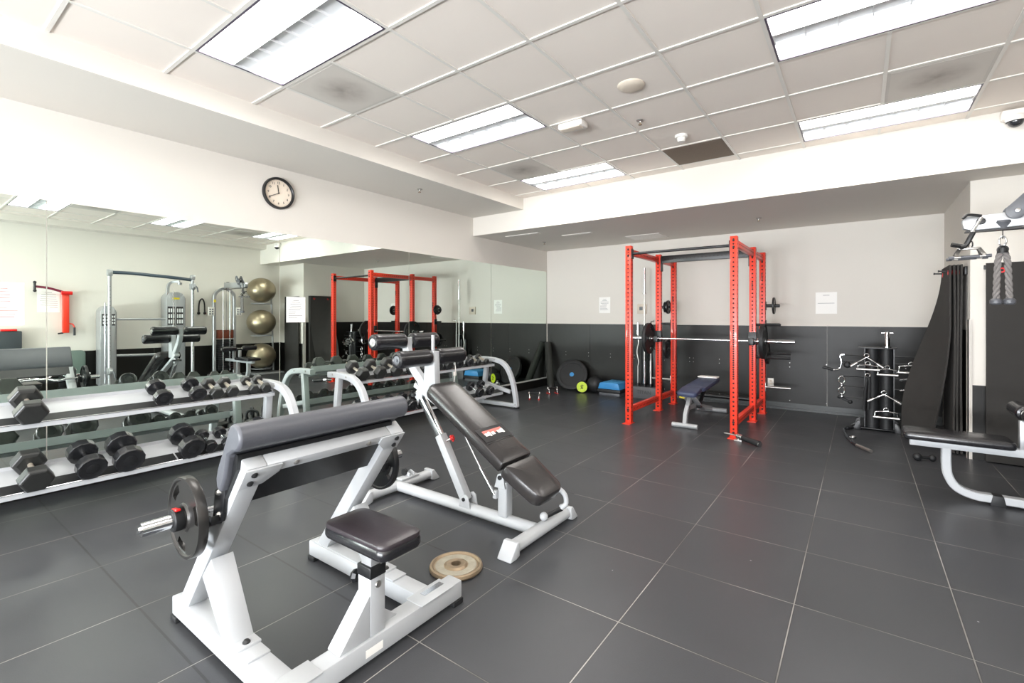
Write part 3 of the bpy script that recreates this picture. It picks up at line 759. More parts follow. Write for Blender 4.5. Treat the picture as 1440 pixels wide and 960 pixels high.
# loose plate on the floor
b = MB()
o = thing('weight_plate', 'worn brass-coloured steel weight plate lying on the floor beside the preacher bench', 'weight plate', (-1.745, 1.865, 0))
b.lathe([(.026, .002), (.055, .002), (.055, .0), (.125, 0), (.14, .004), (.143, .012), (.138, .024), (.128, .026), (.118, .018), (.06, .018), (.05, .028), (.028, .028), (.026, .026), (.026, .002)], (-1.745, 1.865, 0), seg=48)
obj('disc', b, M['worn_steel'], o)
b = MB(); b.lathe([(.066, .0182), (.11, .0182), (.11, .0192), (.066, .0192), (.066, .0182)], (-1.745, 1.865, 0), seg=48); obj('face_ring', b, mat('chalky_paint', rgb(160, 154, 138), .6, noise=.3, nscale=30), o)

# ================================================================== ADJUSTABLE AB BENCH
yc = 2.42
o = thing('decline_bench', 'white tubular decline sit-up bench with black pads and foot rollers', 'exercise bench', (-2.2, yc, 0))
ov = [(.042*math.cos(2*PI*i/20), .036*math.sin(2*PI*i/20)) for i in range(20)]
b = MB(); b.sweep([(-2.88, yc, .046), (-1.60, yc, .046)], ov, side=(0, 1, 0)); obj('base_tube', b, M['white_metal'], o)
for xx, n in ((-2.88, 'rear'), (-1.58, 'front')):
    b = MB(); b.sweep([(xx, yc-.29, .046), (xx, yc+.35, .046)], [(a, c) for a, c in ov], side=(1, 0, 0)); ft = obj('cross_foot', b, M['white_metal'], o)
    for s, ye in ((-1, yc-.29), (1, yc+.35)):
        b = MB(); b.prism([(0, .0), (.062, .0), (.058, .012), (.0, .088), (-.03, .088), (-.03, .01)], (xx-.048, ye, 0), (0, s, 0), (0, 0, 1), (.096, 0, 0), bevel=.007, seg=3)
        obj('foot_cap', b, M['white_metal'], ft)
b = MB()
for dy in (-.06, .06): b.prism([(-.04, .05), (.04, .05), (.035, .11), (-.01, .125), (-.04, .10)], (-2.90, yc+.13+dy*.4, 0), (1, 0, 0), (0, 0, 1), (0, .01, 0), bevel=.002)
b.span((-2.92, yc+.02, .078), (-2.85, yc+.2, .09), bevel=.003); obj('wheel_bracket', b, M['white_metal'], o)
b = MB(); b.cyl((-2.915, yc+.09, .115), (-2.915, yc+.115, .115), .026, seg=20); obj('wheel', b, M['rubber'], o)
# telescoping jack
A = V3(-2.165, yc, .095); B = V3(-2.415, yc, .505); C_ = V3(-2.645, yc, .80)
b = MB(); b.beam(A, B, .062, .062, up=(0, 1, 0), bevel=.006); sl = obj('jack_sleeve', b, M['white_metal'], o)
b = MB(); b.beam(B-(B-A)*.1, C_, .046, .046, up=(0, 1, 0), bevel=.005); obj('jack_inner_tube', b, M['chrome'], o)
b = MB()
for dy in (-.042, .034): b.prism([(-2.20, .06), (-2.10, .06), (-2.115, .135), (-2.14, .15), (-2.185, .13)], (0, yc+dy, 0), (1, 0, 0), (0, 0, 1), (0, .008, 0), bevel=.002)
obj('jack_bracket', b, M['white_metal'], o)
b = MB(); b.cyl((-2.155, yc-.05, .115), (-2.155, yc+.05, .115), .012, seg=14); obj('pivot_bolt', b, M['black_metal'], o)
kb = B-(B-A)*.12; n = V3(.85, .25, .46).normalized()
b = MB(); b.cyl(kb+n*.02, kb+n*.07, .009, seg=12); obj('plunger', b, M['steel'], o)
b = MB(); k = kb+n*.065
b.lathe([(0, .026), (.014, .025), (.018, .012), (.012, 0), (0, 0)], k, n, seg=16)
ux = n.orthogonal().normalized(); uy = n.cross(ux)
for i in range(5): b.sphere(k+n*.013+(ux*math.cos(i*2*PI/5)+uy*math.sin(i*2*PI/5))*.018, .009, u=10, v=8)
obj('lock_knob', b, M['red_plastic'], o)
# front post
b = MB(); b.span((-1.872, yc-.036, .07), (-1.80, yc+.036, .30), bevel=.012, seg=3); obj('front_post', b, M['white_metal'], o)
b = MB()
for dy in (-.05, .042): b.prism([(-1.885, .26), (-1.80, .26), (-1.815, .34), (-1.835, .355), (-1.86, .345)], (0, yc+dy, 0), (1, 0, 0), (0, 0, 1), (0, .008, 0), bevel=.002)
obj('pivot_bracket', b, M['white_metal'], o)
b = MB(); b.cyl((-1.838, yc-.06, .328), (-1.838, yc+.06, .328), .014, seg=14); obj('pivot_bolt', b, M['black_metal'], o)
b = MB(); b.cyl((-2.10, yc-.09, .56), (-1.98, yc-.075, .37), .006, seg=10); b.cyl((-1.98, yc-.075, .37), (-1.875, yc-.06, .215), .011, seg=12); obj('gas_strut', b, M['chrome'], o)
b = MB(); b.box((-1.875, yc-.048, .215), (.03, .03, .05), bevel=.004); obj('strut_mount', b, M['white_metal'], o)
b = MB(); b.beam((-2.66, yc, .90-.055), (-1.50, yc, .255), .06, .035, up=(0, 0, 1), bevel=.004); obj('pad_beam', b, M['white_metal'], o)
# pads
sl_ = math.atan2(.455-.872, (-1.715+2.39)); nrm = V3(-math.sin(sl_), 0, math.cos(sl_))
Rp = Matrix.Rotation(-sl_, 3, 'Y')
def slab(p0, p1, w0, w1, th, m, name, r0=.03, r1=.03):
    p0 = V3(p0); p1 = V3(p1); L = (p1-p0).length; ux = (p1-p0).normalized(); up_ = V3(0, 1, 0).cross(ux)*-1
    if up_.z < 0: up_ = -up_
    t = bmesh.new()
    poly = arc((r0, w0/2-r0), r0, PI/2, PI, 5)+arc((r0, -w0/2+r0), r0, PI, 1.5*PI, 5)+arc((L-r1, -w1/2+r1), r1, 1.5*PI, 2*PI, 5)+arc((L-r1, w1/2-r1), r1, 0, PI/2, 5)
    e = .016; rings = []; cxx = L/2
    for ins, z in ((e, -th), (e*.3, -th+e*.3), (0, -th+e), (0, -e), (e*.3, -e*.3), (e, 0), (e*3, .004), (e*5, .006)):
        k1 = (L/2-ins)/(L/2); k2 = (w0/2-ins)/(w0/2)
        rings.append([t.verts.new(p0+ux*(cxx+(a-cxx)*k1)+V3(0, 1, 0)*c*k2+up_*z) for a, c in poly])
    for A_, B_ in zip(rings[:-1], rings[1:]):
        for i in range(len(A_)):
            j = (i+1) % len(A_); t.faces.new((A_[i], A_[j], B_[j], B_[i]))
    t.faces.new(rings[0][::-1]); t.faces.new(rings[-1])
    return obj(name, t, m, o), ux, up_
bk, ux, up_ = slab((-2.395, yc-.01, .885), (-1.725, yc-.01, .465), .30, .31, .075, M['vinyl_soft'], 'back_pad', r0=.07, r1=.012)
def strip(name, s0, s1, w_, m, lift=.0068, parent=bk, yoff=0.0):
    a = V3(-2.395, yc-.01+yoff, .885)+ux*s0; c = V3(-2.395, yc-.01+yoff, .885)+ux*s1
    b_ = MB(); b_.beam(a+up_*lift, c+up_*lift, w_, .001, up=up_, bevel=0); return obj(name, b_, m, parent, smooth=False)
strip('seam_band', .622, .629, .285, M['black_metal'], .0068)
strip('texture_band', .50, .615, .27, M['rubber'], .0064)
strip('logo_mark', .525, .555, .19, M['ink_red'], .0076)
for i, (q, wq) in enumerate(((-.075, .035), (-.045, .018), (.055, .045), (.085, .02), (-.012, .03))): strip('logo_letter', 0.548-.008*(i % 2), .572+.006*(i % 2), wq, M['paper'], lift=.0088, yoff=q)
slab((-1.712, yc-.01, .457), (-1.465, yc-.01, .305), .31, .27, .085, M['vinyl_soft'], 'seat_pad', r0=.012, r1=.06)
# grab handle by the front foot
b = MB(); b.tube(smooth_path([(-1.66, yc+.16, .24), (-1.57, yc+.20, .245), (-1.525, yc+.22, .21), (-1.515, yc+.22, .155), (-1.54, yc+.20, .125)], 5), .016, 12); obj('handle_arm', b, M['white_metal'], o)
b = MB(); b.tube([(-1.54, yc+.205, .12), (-1.575, yc+.09, .105)], .015, 12); obj('handle_grip', b, M['rubber'], o)
b = MB(); b.sphere((-1.58, yc+.06, .11), .026, u=16, v=10); obj('handle_end', b, M['white_metal'], o)
# foot roller yoke
b = MB(); b.rect(smooth_path([(-2.645, yc, .745), (-2.59, yc, .81), (-2.60, yc, .87), (-2.67, yc, .94), (-2.73, yc, 1.02), (-2.765, yc, 1.10), (-2.77, yc, 1.19)], 5), .05, .065, (0, 1, 0)); obj('curved_arm', b, M['white_metal'], o)
b = MB(); b.prism([(-2.57, .80), (-2.44, .80), (-2.455, 1.10), (-2.54, 1.10)], (0, yc-.028, 0), (1, 0, 0), (0, 0, 1), (0, .056, 0), bevel=.004); obj('roller_post', b, M['white_metal'], o)
b = MB(); b.cyl((-2.655, yc-.05, .77), (-2.655, yc+.05, .77), .013, seg=12); obj('pivot_bolt', b, M['black_metal'], o)
b = MB(); b.cyl((-2.49, yc+.0, 1.09), (-2.49, yc+.0, 1.215), .014, seg=16); obj('stub_post', b, M['grey_metal'], o)
def roller(parent, c, y0, y1, r, m=None, cap='steel'):
    x, z = c
    L = y1-y0
    b = MB(); prof_ = [(r*.45, .004), (r*.62, 0), (r*.86, .004), (r*.98, .014), (r, .03)]
    for k in range(1, 8): prof_.append((r*(1-.035*math.sin(PI*k/8)), .03+(L-.06)*k/8))
    prof_ += [(r, L-.03), (r*.98, L-.014), (r*.86, L-.004), (r*.62, L), (r*.45, L-.004), (r*.45, .004)]
    b.lathe(prof_, (x, y0, z), (0, 1, 0), seg=32); q = obj('foot_roller', b, m or M['vinyl_black'], parent)
    b = MB(); b.lathe([(0, -.006), (r*.22, -.006), (r*.22, 0), (r*.5, .002), (r*.5, .012)], (x, y0, z), (0, 1, 0), seg=20)
    b.lathe([(0, -.006), (r*.22, -.006), (r*.22, 0), (r*.5, .002), (r*.5, .012)], (x, y1, z), (0, -1, 0), seg=20); obj('end_cap', b, M[cap], q)
roller(o, (-2.77, 1.165), 2.10, 2.39, .058); roller(o, (-2.77, 1.165), 2.455, 2.72, .058)
roller(o, (-2.50, 1.055), 2.09, 2.388, .060, cap='grey_plastic'); roller(o, (-2.50, 1.055), 2.452, 2.74, .060, cap='grey_plastic')
b = MB(); b.cyl((-2.77, 2.10, 1.165), (-2.77, 2.72, 1.165), .013, seg=12); b.cyl((-2.50, 2.10, 1.055), (-2.50, 2.73, 1.055), .013, seg=12); obj('roller_axle', b, M['steel'], o)
b = MB(); b.tube(smooth_path([(-2.50, 2.66, 1.0), (-2.50, 2.665, .93), (-2.505, 2.655, .85)], 4), .004, 6); b.box((-2.502, 2.66, .91), (.02, .02, .03), bevel=.003); obj('tether_cord', b, M['white_plastic'], o)

# ================================================================== DUMBBELL RACKS
SLOPE = (.74-.635)/.27
def zs(x, top=True):    # tray surface height
    return (.632 + SLOPE*(-4.45-x)) if top else (.222 + SLOPE*(-4.29-x))
def rack(y0, y1, label):
    o = thing('dumbbell_rack', label, 'dumbbell rack', (-4.45, (y0+y1)/2, 0), 'two-tier dumbbell racks')
    for y in (y0, y1):
        fr = MB()
        pts = smooth_path([(-4.80, y, .70), (-4.62, y, .705), (-4.42, y, .69), (-4.29, y, .64), (-4.20, y, .54), (-4.13, y, .38), (-4.085, y, .20), (-4.06, y, .035)], 5)
        fr.rect(pts, .065, .065, (0, 1, 0)); fo = obj('end_frame', fr, M['white_metal'], o)
        b = MB(); b.beam((-4.70, y, .03), (-4.62, y, .68), .062, .062, up=(0, 1, 0), bevel=.005); obj('rear_leg', b, M['white_metal'], fo)
        b = MB(); b.span((-4.86, y-.03, .02), (-4.04, y+.03, .075), bevel=.005); b.beam((-4.66, y, .34), (-4.17, y, .235), .05, .05, bevel=.004); obj('base_rail', b, M['white_metal'], fo)
        b = MB(); b.span((-4.87, y-.034, 0), (-4.80, y+.034, .024), bevel=.003); b.span((-4.09, y-.034, 0), (-4.03, y+.034, .024), bevel=.003); obj('foot_cap', b, M['rubber'], fo)
        for q in ((-4.70, .71), (-4.45, .70), (-4.06, .06)):
            for sy_ in (-1, 1):
                b = MB(); b.lathe([(0, .007), (.008, .006), (.011, 0)], (q[0], y+sy_*.0325, q[1]), (0, sy_, 0), seg=10); obj('bolt', b, M['steel'], fo)
    for top in (True, False):
        xf = -4.45 if top else -4.29; xb = xf-.27
        b = MB()
        def pt(x, d=0): return (x, zs(x, top)+d)
        prof_ = [pt(xf, .006), pt(xf, -.028), (xf-.006, zs(xf, top)-.028), (xf-.006, zs(xf-.006, top)-.004), pt(xb+.006, -.004), (xb+.006, zs(xb, top)-.045), (xb, zs(xb, top)-.045), pt(xb, .022), (xb+.004, zs(xb, top)+.022), pt(xb+.004, 0.0), pt(xf-.006, 0.0), (xf-.006, zs(xf, top)+.006)]
        b.prism(prof_, (0, y0+.03, 0), (1, 0, 0), (0, 0, 1), (0, y1-y0-.06, 0)); sh = obj('shelf', b, M['white_metal'], o, smooth=False)
        b = MB(); a = (xf-.008); c = xf-.10
        n_ = 3
        for k in range(n_):
            ya = y0+.035+(y1-y0-.07)*k/n_+.006; yb_ = y0+.035+(y1-y0-.07)*(k+1)/n_-.006
            b.prism([(a, zs(a, top)+.0005), (c, zs(c, top)+.0005), (c, zs(c, top)+.004), (a, zs(a, top)+.004)], (0, ya, 0), (1, 0, 0), (0, 0, 1), (0, yb_-ya, 0))
        obj('rubber_strip', b, M['rubber'], sh, smooth=False)
        b = MB(); b.cyl((xf+.001, y0+.03, zs(xf, top)+.007), (xf+.001, y1-.03, zs(xf, top)+.007), .0045, seg=8); obj('lip', b, M['chrome'], sh)
    return o
rack(-.26, 2.30, 'near white two-tier dumbbell rack along the mirror at the left edge')
rack(3.07, 5.63, 'far white two-tier dumbbell rack along the mirror behind the decline bench')

def make_db(kind, R, hl, grip, m, mh, gr):
    """dumbbell along local x, resting on z=0"""
    o = thing('dumbbell', 'dumbbell', 'dumbbell', (0, 0, 0), gr)
    n = {'hex': 6, 'round': 12}[kind]
    Rv = R if kind == 'round' else R*1.07
    for s in (-1, 1):
        b = MB(); x0 = s*grip/2; x1 = s*(grip/2+hl)
        t = bmesh.new(); rings = []
        ph = PI/n
        prof_ = [(Rv*.72, x0), (Rv*.95, x0+s*hl*.10), (Rv, x0+s*hl*.2), (Rv, x1-s*hl*.22), (Rv*.93, x1-s*hl*.06), (Rv*.80, x1)]
        if kind == 'round': prof_ = [(Rv*.72, x0), (Rv*.97, x0+s*hl*.06), (Rv, x0+s*hl*.14), (Rv, x1-s*hl*.16), (Rv*.95, x1-s*hl*.03), (Rv*.84, x1), (Rv*.80, x1-s*.004)]
        h = R*math.cos(ph)*Rv/R
        for r, x in prof_: rings.append([t.verts.new((x, r*math.sin(ph+2*PI*i/n), h-r*math.cos(ph+2*PI*i/n))) for i in range(n)])
        for A_, B_ in zip(rings[:-1], rings[1:]):
            for i in range(n):
                j = (i+1) % n; t.faces.new((A_[i], A_[j], B_[j], B_[i]))
        t.faces.new(rings[0][::-1]); t.faces.new(rings[-1])
        hd = obj('head', t, m, o, smooth=False)
        hd.modifiers.new('bevel', 'BEVEL').width = R*.035
        if kind == 'round':
            b = MB(); b.lathe([(0, 0), (R*.42, 0), (R*.42, .0015), (R*.36, .0025), (0, .0025)], (x1-s*.004, 0, h), (s, 0, 0), seg=20); obj('end_badge', b, M['rubber'], hd)
    h = R*math.cos(PI/n)*(1 if kind == 'round' else 1.07)
    b = MB(); b.lathe([(.014, -grip/2-.004), (.0145, -grip*.38), (.0175, -grip*.12), (.0175, grip*.12), (.0145, grip*.38), (.014, grip/2+.004)], (0, 0, h), (1, 0, 0), seg=16); obj('handle', b, mh, o)
    return o
GT = 'dumbbells on the two racks'
TILT = math.atan(SLOPE)
protos = {}
def db(kind, R, hl, y, top, label, tone='a', yaw=0.0, dx=0.0, roll=0.0, grip=.125):
    key = (kind, round(R, 3), round(hl, 3), tone)
    m = {'hexa': M['rubber_hex'], 'hexb': M['rubber_worn'], 'rounda': M['urethane'], 'roundb': M['urethane']}[kind+tone]
    mh = {'hexa': M['chrome'], 'hexb': M['handle_steel'], 'rounda': M['chrome'], 'roundb': M['worn_steel']}[kind+tone]
    xf = (-4.45 if top else -4.29)-.135+.02+dx
    loc = (xf, y, zs(xf, top)+.0045*0+.0045)
    rot = (roll, TILT, yaw)
    if key not in protos:
        protos[key] = make_db(kind, R, hl, grip, m, mh, GT); o = protos[key]
        o.location = loc; o.rotation_euler = rot; o['label'] = label
    else: o = dup(protos[key], loc, rot, label)
    return o
N = 'near rack'; F_ = 'far rack'
# near rack, top tier
db('hex', .082, .085, .64, 1, 'big scuffed hex dumbbell, %s top shelf, alone at the left edge' % N, 'b')
db('round', .066, .06, 1.385, 1, 'black round-headed dumbbell, %s top shelf, next to the long empty stretch' % N, 'a')
db('round', .064, .055, 1.63, 1, 'black round-headed dumbbell, %s top shelf, directly left of four small hex ones' % N, 'a')
db('hex', .052, .06, 1.775, 1, 'small brassy-handled hex dumbbell, %s top shelf, first of four small ones' % N, 'b')
db('hex', .050, .055, 1.905, 1, 'small brassy-handled hex dumbbell, %s top shelf, second of four small ones' % N, 'b')
db('hex', .042, .05, 2.09, 1, 'tiny hex dumbbell, %s top shelf, third of four small ones' % N, 'b', dx=-.005)
db('hex', .044, .05, 2.195, 1, 'tiny hex dumbbell, %s top shelf, against the curved end frame' % N, 'b')
# near rack, bottom tier
db('hex', .083, .085, .635, 0, 'big scuffed hex dumbbell, %s bottom shelf, at the left edge' % N, 'b', roll=0.0, yaw=.03)
db('round', .086, .075, .905, 0, 'big black round dumbbell, %s bottom shelf, first right of the hex one' % N, 'a', yaw=.06)
db('round', .094, .08, 1.12, 0, 'biggest black round dumbbell, %s bottom shelf, second right of the hex one' % N, 'a')
db('round', .090, .08, 1.515, 0, 'big black round dumbbell, %s bottom shelf, just left of two small ones' % N, 'a', yaw=.05)
db('round', .05, .055, 1.665, 0, 'small black round dumbbell, %s bottom shelf, left of the small pair' % N, 'a')
db('round', .05, .055, 1.80, 0, 'small black round dumbbell, %s bottom shelf, beside the slate arm pad' % N, 'a')
db('round', .05, .055, 1.93, 0, 'small black round dumbbell, %s bottom shelf, hidden behind the arm pad' % N, 'a')
db('round', .066, .06, 2.12, 0, 'last black round dumbbell, %s bottom shelf, at its right end' % N, 'a')
# far rack, top tier
db('hex', .074, .08, 3.245, 1, 'hex dumbbell, %s top shelf, first from its left end' % F_, 'b')
db('hex', .074, .08, 3.485, 1, 'hex dumbbell, %s top shelf, second from its left end' % F_, 'b')
db('hex', .074, .08, 3.725, 1, 'hex dumbbell, %s top shelf, third from its left end, beside foot roller' % F_, 'b')
for i, y in enumerate((3.96, 4.19, 4.41, 4.61)):
    db('hex', .068, .075, y, 1, 'hex dumbbell, %s top shelf, hidden behind the foot rollers, %s' % (F_, ['fourth along', 'fifth along', 'sixth along', 'seventh along'][i]), 'a')
db('round', .062, .06, 4.83, 1, 'round black dumbbell, %s top shelf, half hidden right of foot rollers' % F_, 'a')
db('round', .066, .06, 5.04, 1, 'round black dumbbell, %s top shelf, directly left of two small ones' % F_, 'a')
db('hex', .042, .05, 5.25, 1, 'small hex dumbbell, %s top shelf, second from its right end' % F_, 'b')
db('hex', .042, .05, 5.43, 1, 'small hex dumbbell, %s top shelf, at its right end' % F_, 'b')
# far rack, bottom tier
for i, (y, l) in enumerate(((3.20, 'first, behind the curved end frame'), (3.42, 'second, left of the slate pad corner'), (3.62, 'third, above the slate pad corner'), (3.82, 'fourth, fully visible with chrome handle'), (4.02, 'fifth, behind the chrome jack tube'),
                             (4.24, 'sixth, hidden by the decline bench'), (4.45, 'seventh, hidden by the decline bench pad'), (4.66, 'eighth, hidden by the decline bench pad'))):
    db('round', .07, .065, y, 0, 'black round dumbbell, %s bottom shelf, %s' % (F_, l), 'a')
db('round', .066, .065, 5.06, 0, 'black round dumbbell, %s bottom shelf, second from its right end' % F_, 'a', dx=.01)
db('round', .066, .065, 5.29, 0, 'black round dumbbell, %s bottom shelf, rightmost' % F_, 'a', dx=.01)

# kettlebells between the racks, seen only in the mirror
def make_kb():
    o = thing('kettlebell', 'black kettlebell', 'kettlebell', (0, 0, 0), 'kettlebells on the floor between the racks')
    b = MB(); b.lathe([(0, .0), (.045, .0), (.07, .025), (.078, .06), (.07, .095), (.045, .118), (0, .125)], (0, 0, 0), seg=28); obj('bell', b, M['rubber_hex'], o)
    b = MB(); b.tube(smooth_path([(0, -.04, .10), (0, -.055, .15), (0, -.045, .19), (0, 0, .205), (0, .045, .19), (0, .055, .15), (0, .04, .10)], 4), .014, 10); obj('handle', b, M['rubber'], o)
    return o
k0 = make_kb(); kl = ['nearest the near rack', 'second in the front row', 'third in the front row', 'last in the front row', 'first in the back row', 'second in the back row', 'last in the back row']
for i, (x, y) in enumerate(((-3.95, 2.42), (-3.90, 2.60), (-3.95, 2.78), (-3.90, 2.965), (-4.12, 2.52), (-4.13, 2.70), (-4.12, 2.88))):
    if i == 0: k0.location = (x, y, 0); k0.rotation_euler = (0, 0, .4); k0.scale = (1.15, 1.15, 1.15); k0['label'] = 'black kettlebell on the floor seen in the mirror, ' + kl[i]
    else: dup(k0, (x, y, 0), (0, 0, .4+i*.7), 'black kettlebell on the floor seen in the mirror, ' + kl[i])

# ================================================================== POWER RACK
o = thing('power_rack', 'bright red six-post power rack with black pull-up crossmember', 'power rack', (-1.75, 6.5, 0))
PW = .075; HT = 2.245
posts = [(-2.365, 5.725), (-1.135, 5.725), (-2.35, 6.78), (-1.12, 6.78), (-2.34, 7.43), (-1.105, 7.43)]
def post(x, y, sx_=1):
    b = MB(); b.span((x-PW/2, y-PW/2, .008), (x+PW/2, y+PW/2, HT), bevel=.005); p = obj('post', b, M['red_metal'], o)
    b = MB(); z = .10
    while z < HT-.03:
        b.cyl((x, y-PW/2-.0008, z), (x, y-PW/2+.002, z), .0105, seg=8)
        for s in (-1, 1): b.cyl((x+s*(PW/2+.0008), y, z), (x+s*(PW/2-.002), y, z), .0085, seg=8)
        z += .0254 if .62 < z < 1.22 else .0508
    two_mat(p, b, M['dark_hole'])
    b = MB(); b.span((x-.05, y-.11, 0), (x+.05, y+.06, .008), bevel=.002); b.prism([(-.05, .008), (-.038, .008), (-.038, .05)], (x+.003, y, 0), (0, 1, 0), (0, 0, 1), (.004, 0, 0)); obj('foot_plate', b, M['red_metal'], p)
    for z in (.06, .175, HT-.05, HT-.12):
        b = MB(); b.lathe([(0, .014), (.008, .013), (.014, .004), (.014, 0)], (x, y-PW/2, z), (0, -1, 0), seg=8); obj('bolt', b, M['black_metal'], p)
    return p
P_ = [post(*q) for q in posts]
def cross(p, q, h=.075, w_=.05, m=None, name='crossmember', holes=True):
    b = MB(); b.beam(p, q, w_, h, bevel=.004); c = obj(name, b, m or M['red_metal'], o)
    if holes:
        b = MB(); p = V3(p); q = V3(q); d = (q-p); L = d.length; d.normalize(); sd = d.cross(V3(0, 0, 1)).normalized()
        k = .06
        while k < L-.04:
            for s in (-1, 1): b.cyl(p+d*k+sd*s*(w_/2-.002), p+d*k+sd*s*(w_/2+.0008), .008, seg=8)
            k += .0508
        two_mat(c, b, M['dark_hole'])
    return c
for xl in (-2.36, -1.125):
    cross((xl, 5.7625, .175), (xl, 6.7425, .175)); cross((xl+.01, 6.8175, .175), (xl+.01, 7.3925, .175))
    cross((xl, 5.7625, 2.165), (xl, 6.7425, 2.165)); cross((xl+.01, 6.8175, 2.165), (xl+.01, 7.3925, 2.165))
cross((-2.3125, 6.78, 2.17), (-1.1575, 6.78, 2.17), .10, .05, M['black_metal'])
for x in (-2.308, -1.162):
    b = MB(); b.span((x-.006, 6.74, 2.0), (x+.006, 6.82, 2.2), bevel=.002); obj('bracket', b, M['black_metal'], o)
b = MB(); b.cyl((-2.3275, 5.725, 2.145), (-1.1725, 5.725, 2.145), .016, seg=14); obj('pullup_bar', b, M['black_metal'], o)
for x in (-2.322, -1.178):
    b = MB(); b.span((x-.005, 5.69, 2.08), (x+.005, 5.76, 2.2), bevel=.002); obj('bracket', b, M['black_metal'], o)
b = MB(); b.cyl((-2.3025, 7.43, .175), (-1.1425, 7.43, .175), .03, seg=16); obj('rear_crossmember', b, M['black_metal'], o)
# J-hooks holding the barbell, on the mid posts
for x, s in ((-2.35, 1), (-1.12, 1)):
    b = MB(); b.span((x-.048, 6.728, .99), (x+.048, 6.7425, 1.15), bevel=.003); b.span((x-.03, 6.63, .985), (x+.03, 6.73, 1.01), bevel=.003); b.span((x-.03, 6.625, .985), (x+.03, 6.638, 1.075), bevel=.003)
    for d in (-1, 1): b.span((x+d*.042-.004, 6.73, .99), (x+d*.042+.004, 6.80, 1.15), bevel=.002)
    obj('bar_hook', b, M['black_metal'], o)
# storage pegs
pegs = []
for z, l in ((1.50, .17), (1.24, .17), (.84, .30), (.37, .30)):
    pegs.append((1, z, l)); pegs.append((-1, z, l))
for s, z, l in pegs:
    x0 = (-1.105+PW/2) if s > 0 else (-2.34-PW/2); y = 7.43
    b = MB(); pr = .0235 if z > 1.4 else .017; b.cyl((x0, y, z), (x0+s*l, y, z), pr, seg=18); b.cyl((x0+s*l, y, z), (x0+s*(l+.006), y, z), pr*.85, seg=18); b.span((min(x0, x0+s*.008), y-.04, z-.06), (max(x0, x0+s*.008), y+.04, z+.06), bevel=.002); obj('storage_peg', b, M['black_metal'] if z > .6 else M['steel'], o)
# band pegs / pins / safety hooks on left and right posts
for (x, y, z) in ((-1.12, 6.78, 1.78), (-1.105, 7.43, 1.95), (-2.34, 7.43, 1.66)):
    b = MB(); b.tube([(x, y-PW/2-.02, z), (x, y-PW/2-.025, z-.02), (x+.0, y-PW/2-.012, z-.09)], .005, 6); b.cyl((x, y-PW/2-.024, z), (x, y-PW/2+.0, z), .006, seg=8); obj('safety_pin', b, M['black_metal'], o)
for (x, y, z, s) in ((-2.35, 6.78, 1.29, 1), (-1.12, 6.78, 1.29, 1)):
    b = MB(); b.cyl((x+s*PW/2, y, z-.04), (x+s*(PW/2+.012), y, z-.04), .012, seg=10)
    obj('pin_head', b, M['black_metal'], o)
# dip handle / spotter arms pointing right from the right mid post
b = MB(); b.tube([(-1.0825, 6.78, 1.245), (-.96, 6.76, 1.245), (-.80, 6.74, 1.245)], .016, 10); obj('spotter_arm', b, M['black_metal'], o)
b = MB(); b.tube([(-1.0825, 6.78, .83), (-.70, 6.78, .83)], .018, 10); obj('spotter_arm', b, M['black_metal'], o)

# barbell on the rack
bz = 1.037; by = 6.684
o = thing('barbell', 'long chrome barbell racked inside the red power rack', 'barbell', (-1.7, by, bz-.03))
b = MB(); b.cyl((-2.43, by, bz), (-1.04, by, bz), .014, seg=16); obj('shaft', b, M['chrome'], o)
for s, x0, x1 in ((0, -2.43, -2.80), (1, -1.04, -.645)):
    d = 1 if x1 > x0 else -1
    b = MB(); b.cyl((x0, by, bz), (x1, by, bz), .025, seg=24); b.cyl((x0-d*.016, by, bz), (x0, by, bz), .036, seg=24); obj('sleeve', b, M['chrome'], o)
plate('large black grip plate on the left end of the racked barbell', (-2.465, by, bz), (1, 0, 0), .222, .045, M['rubber'], ph=.2)
plate('large black grip plate on the right end of the racked barbell', (-.985, by, bz), (1, 0, 0), .222, .045, M['rubber'], ph=.9)
plate('small black plate on the upper left storage peg of the red rack', (-2.43, 7.43, 1.50), (1, 0, 0), .105, .028, M['black_metal'], ph=.4)
plate('second small black plate on the upper left storage peg of the red rack', (-2.47, 7.43, 1.50), (1, 0, 0), .085, .022, M['rubber'], holes=0)
plate('thin black plate on the upper right storage peg of the red rack', (-.965, 7.43, 1.50), (1, 0, 0), .115, .020, M['black_metal'], holes=0)
plate('medium black plate on the middle left storage peg of the red rack', (-2.44, 7.43, .84), (1, 0, 0), .15, .032, M['black_metal'], ph=.7)
plate('medium black plate on the middle right storage peg, behind the barbell plate', (-1.045, 7.43, .84), (1, 0, 0), .15, .035, M['black_metal'], ph=.1)

# landmine handle on the floor by the rack foot
o = thing('landmine_attachment', 'chrome and black landmine handle lying at the right front foot of the red rack', 'rack attachment', (-1.05, 5.56, 0))
b = MB(); b.cyl((-1.02, 5.57, .045), (-.84, 5.45, .032), .029, r2=.031, seg=18); obj('grip', b, M['rubber'], o)
b = MB(); b.cyl((-.842, 5.452, .03), (-.832, 5.445, .03), .0275, seg=18); b.cyl((-1.075, 5.605, .05), (-1.02, 5.57, .045), .03, seg=18); obj('socket', b, M['chrome'], o)
b = MB(); b.span((-1.11, 5.575, 0), (-1.03, 5.645, .012), bevel=.002); b.cyl((-1.07, 5.61, .01), (-1.07, 5.61, .05), .014, seg=12); b.cyl((-1.22, 5.645, .055), (-1.075, 5.605, .055), .008, seg=10); obj('pivot_base', b, M['steel'], o)

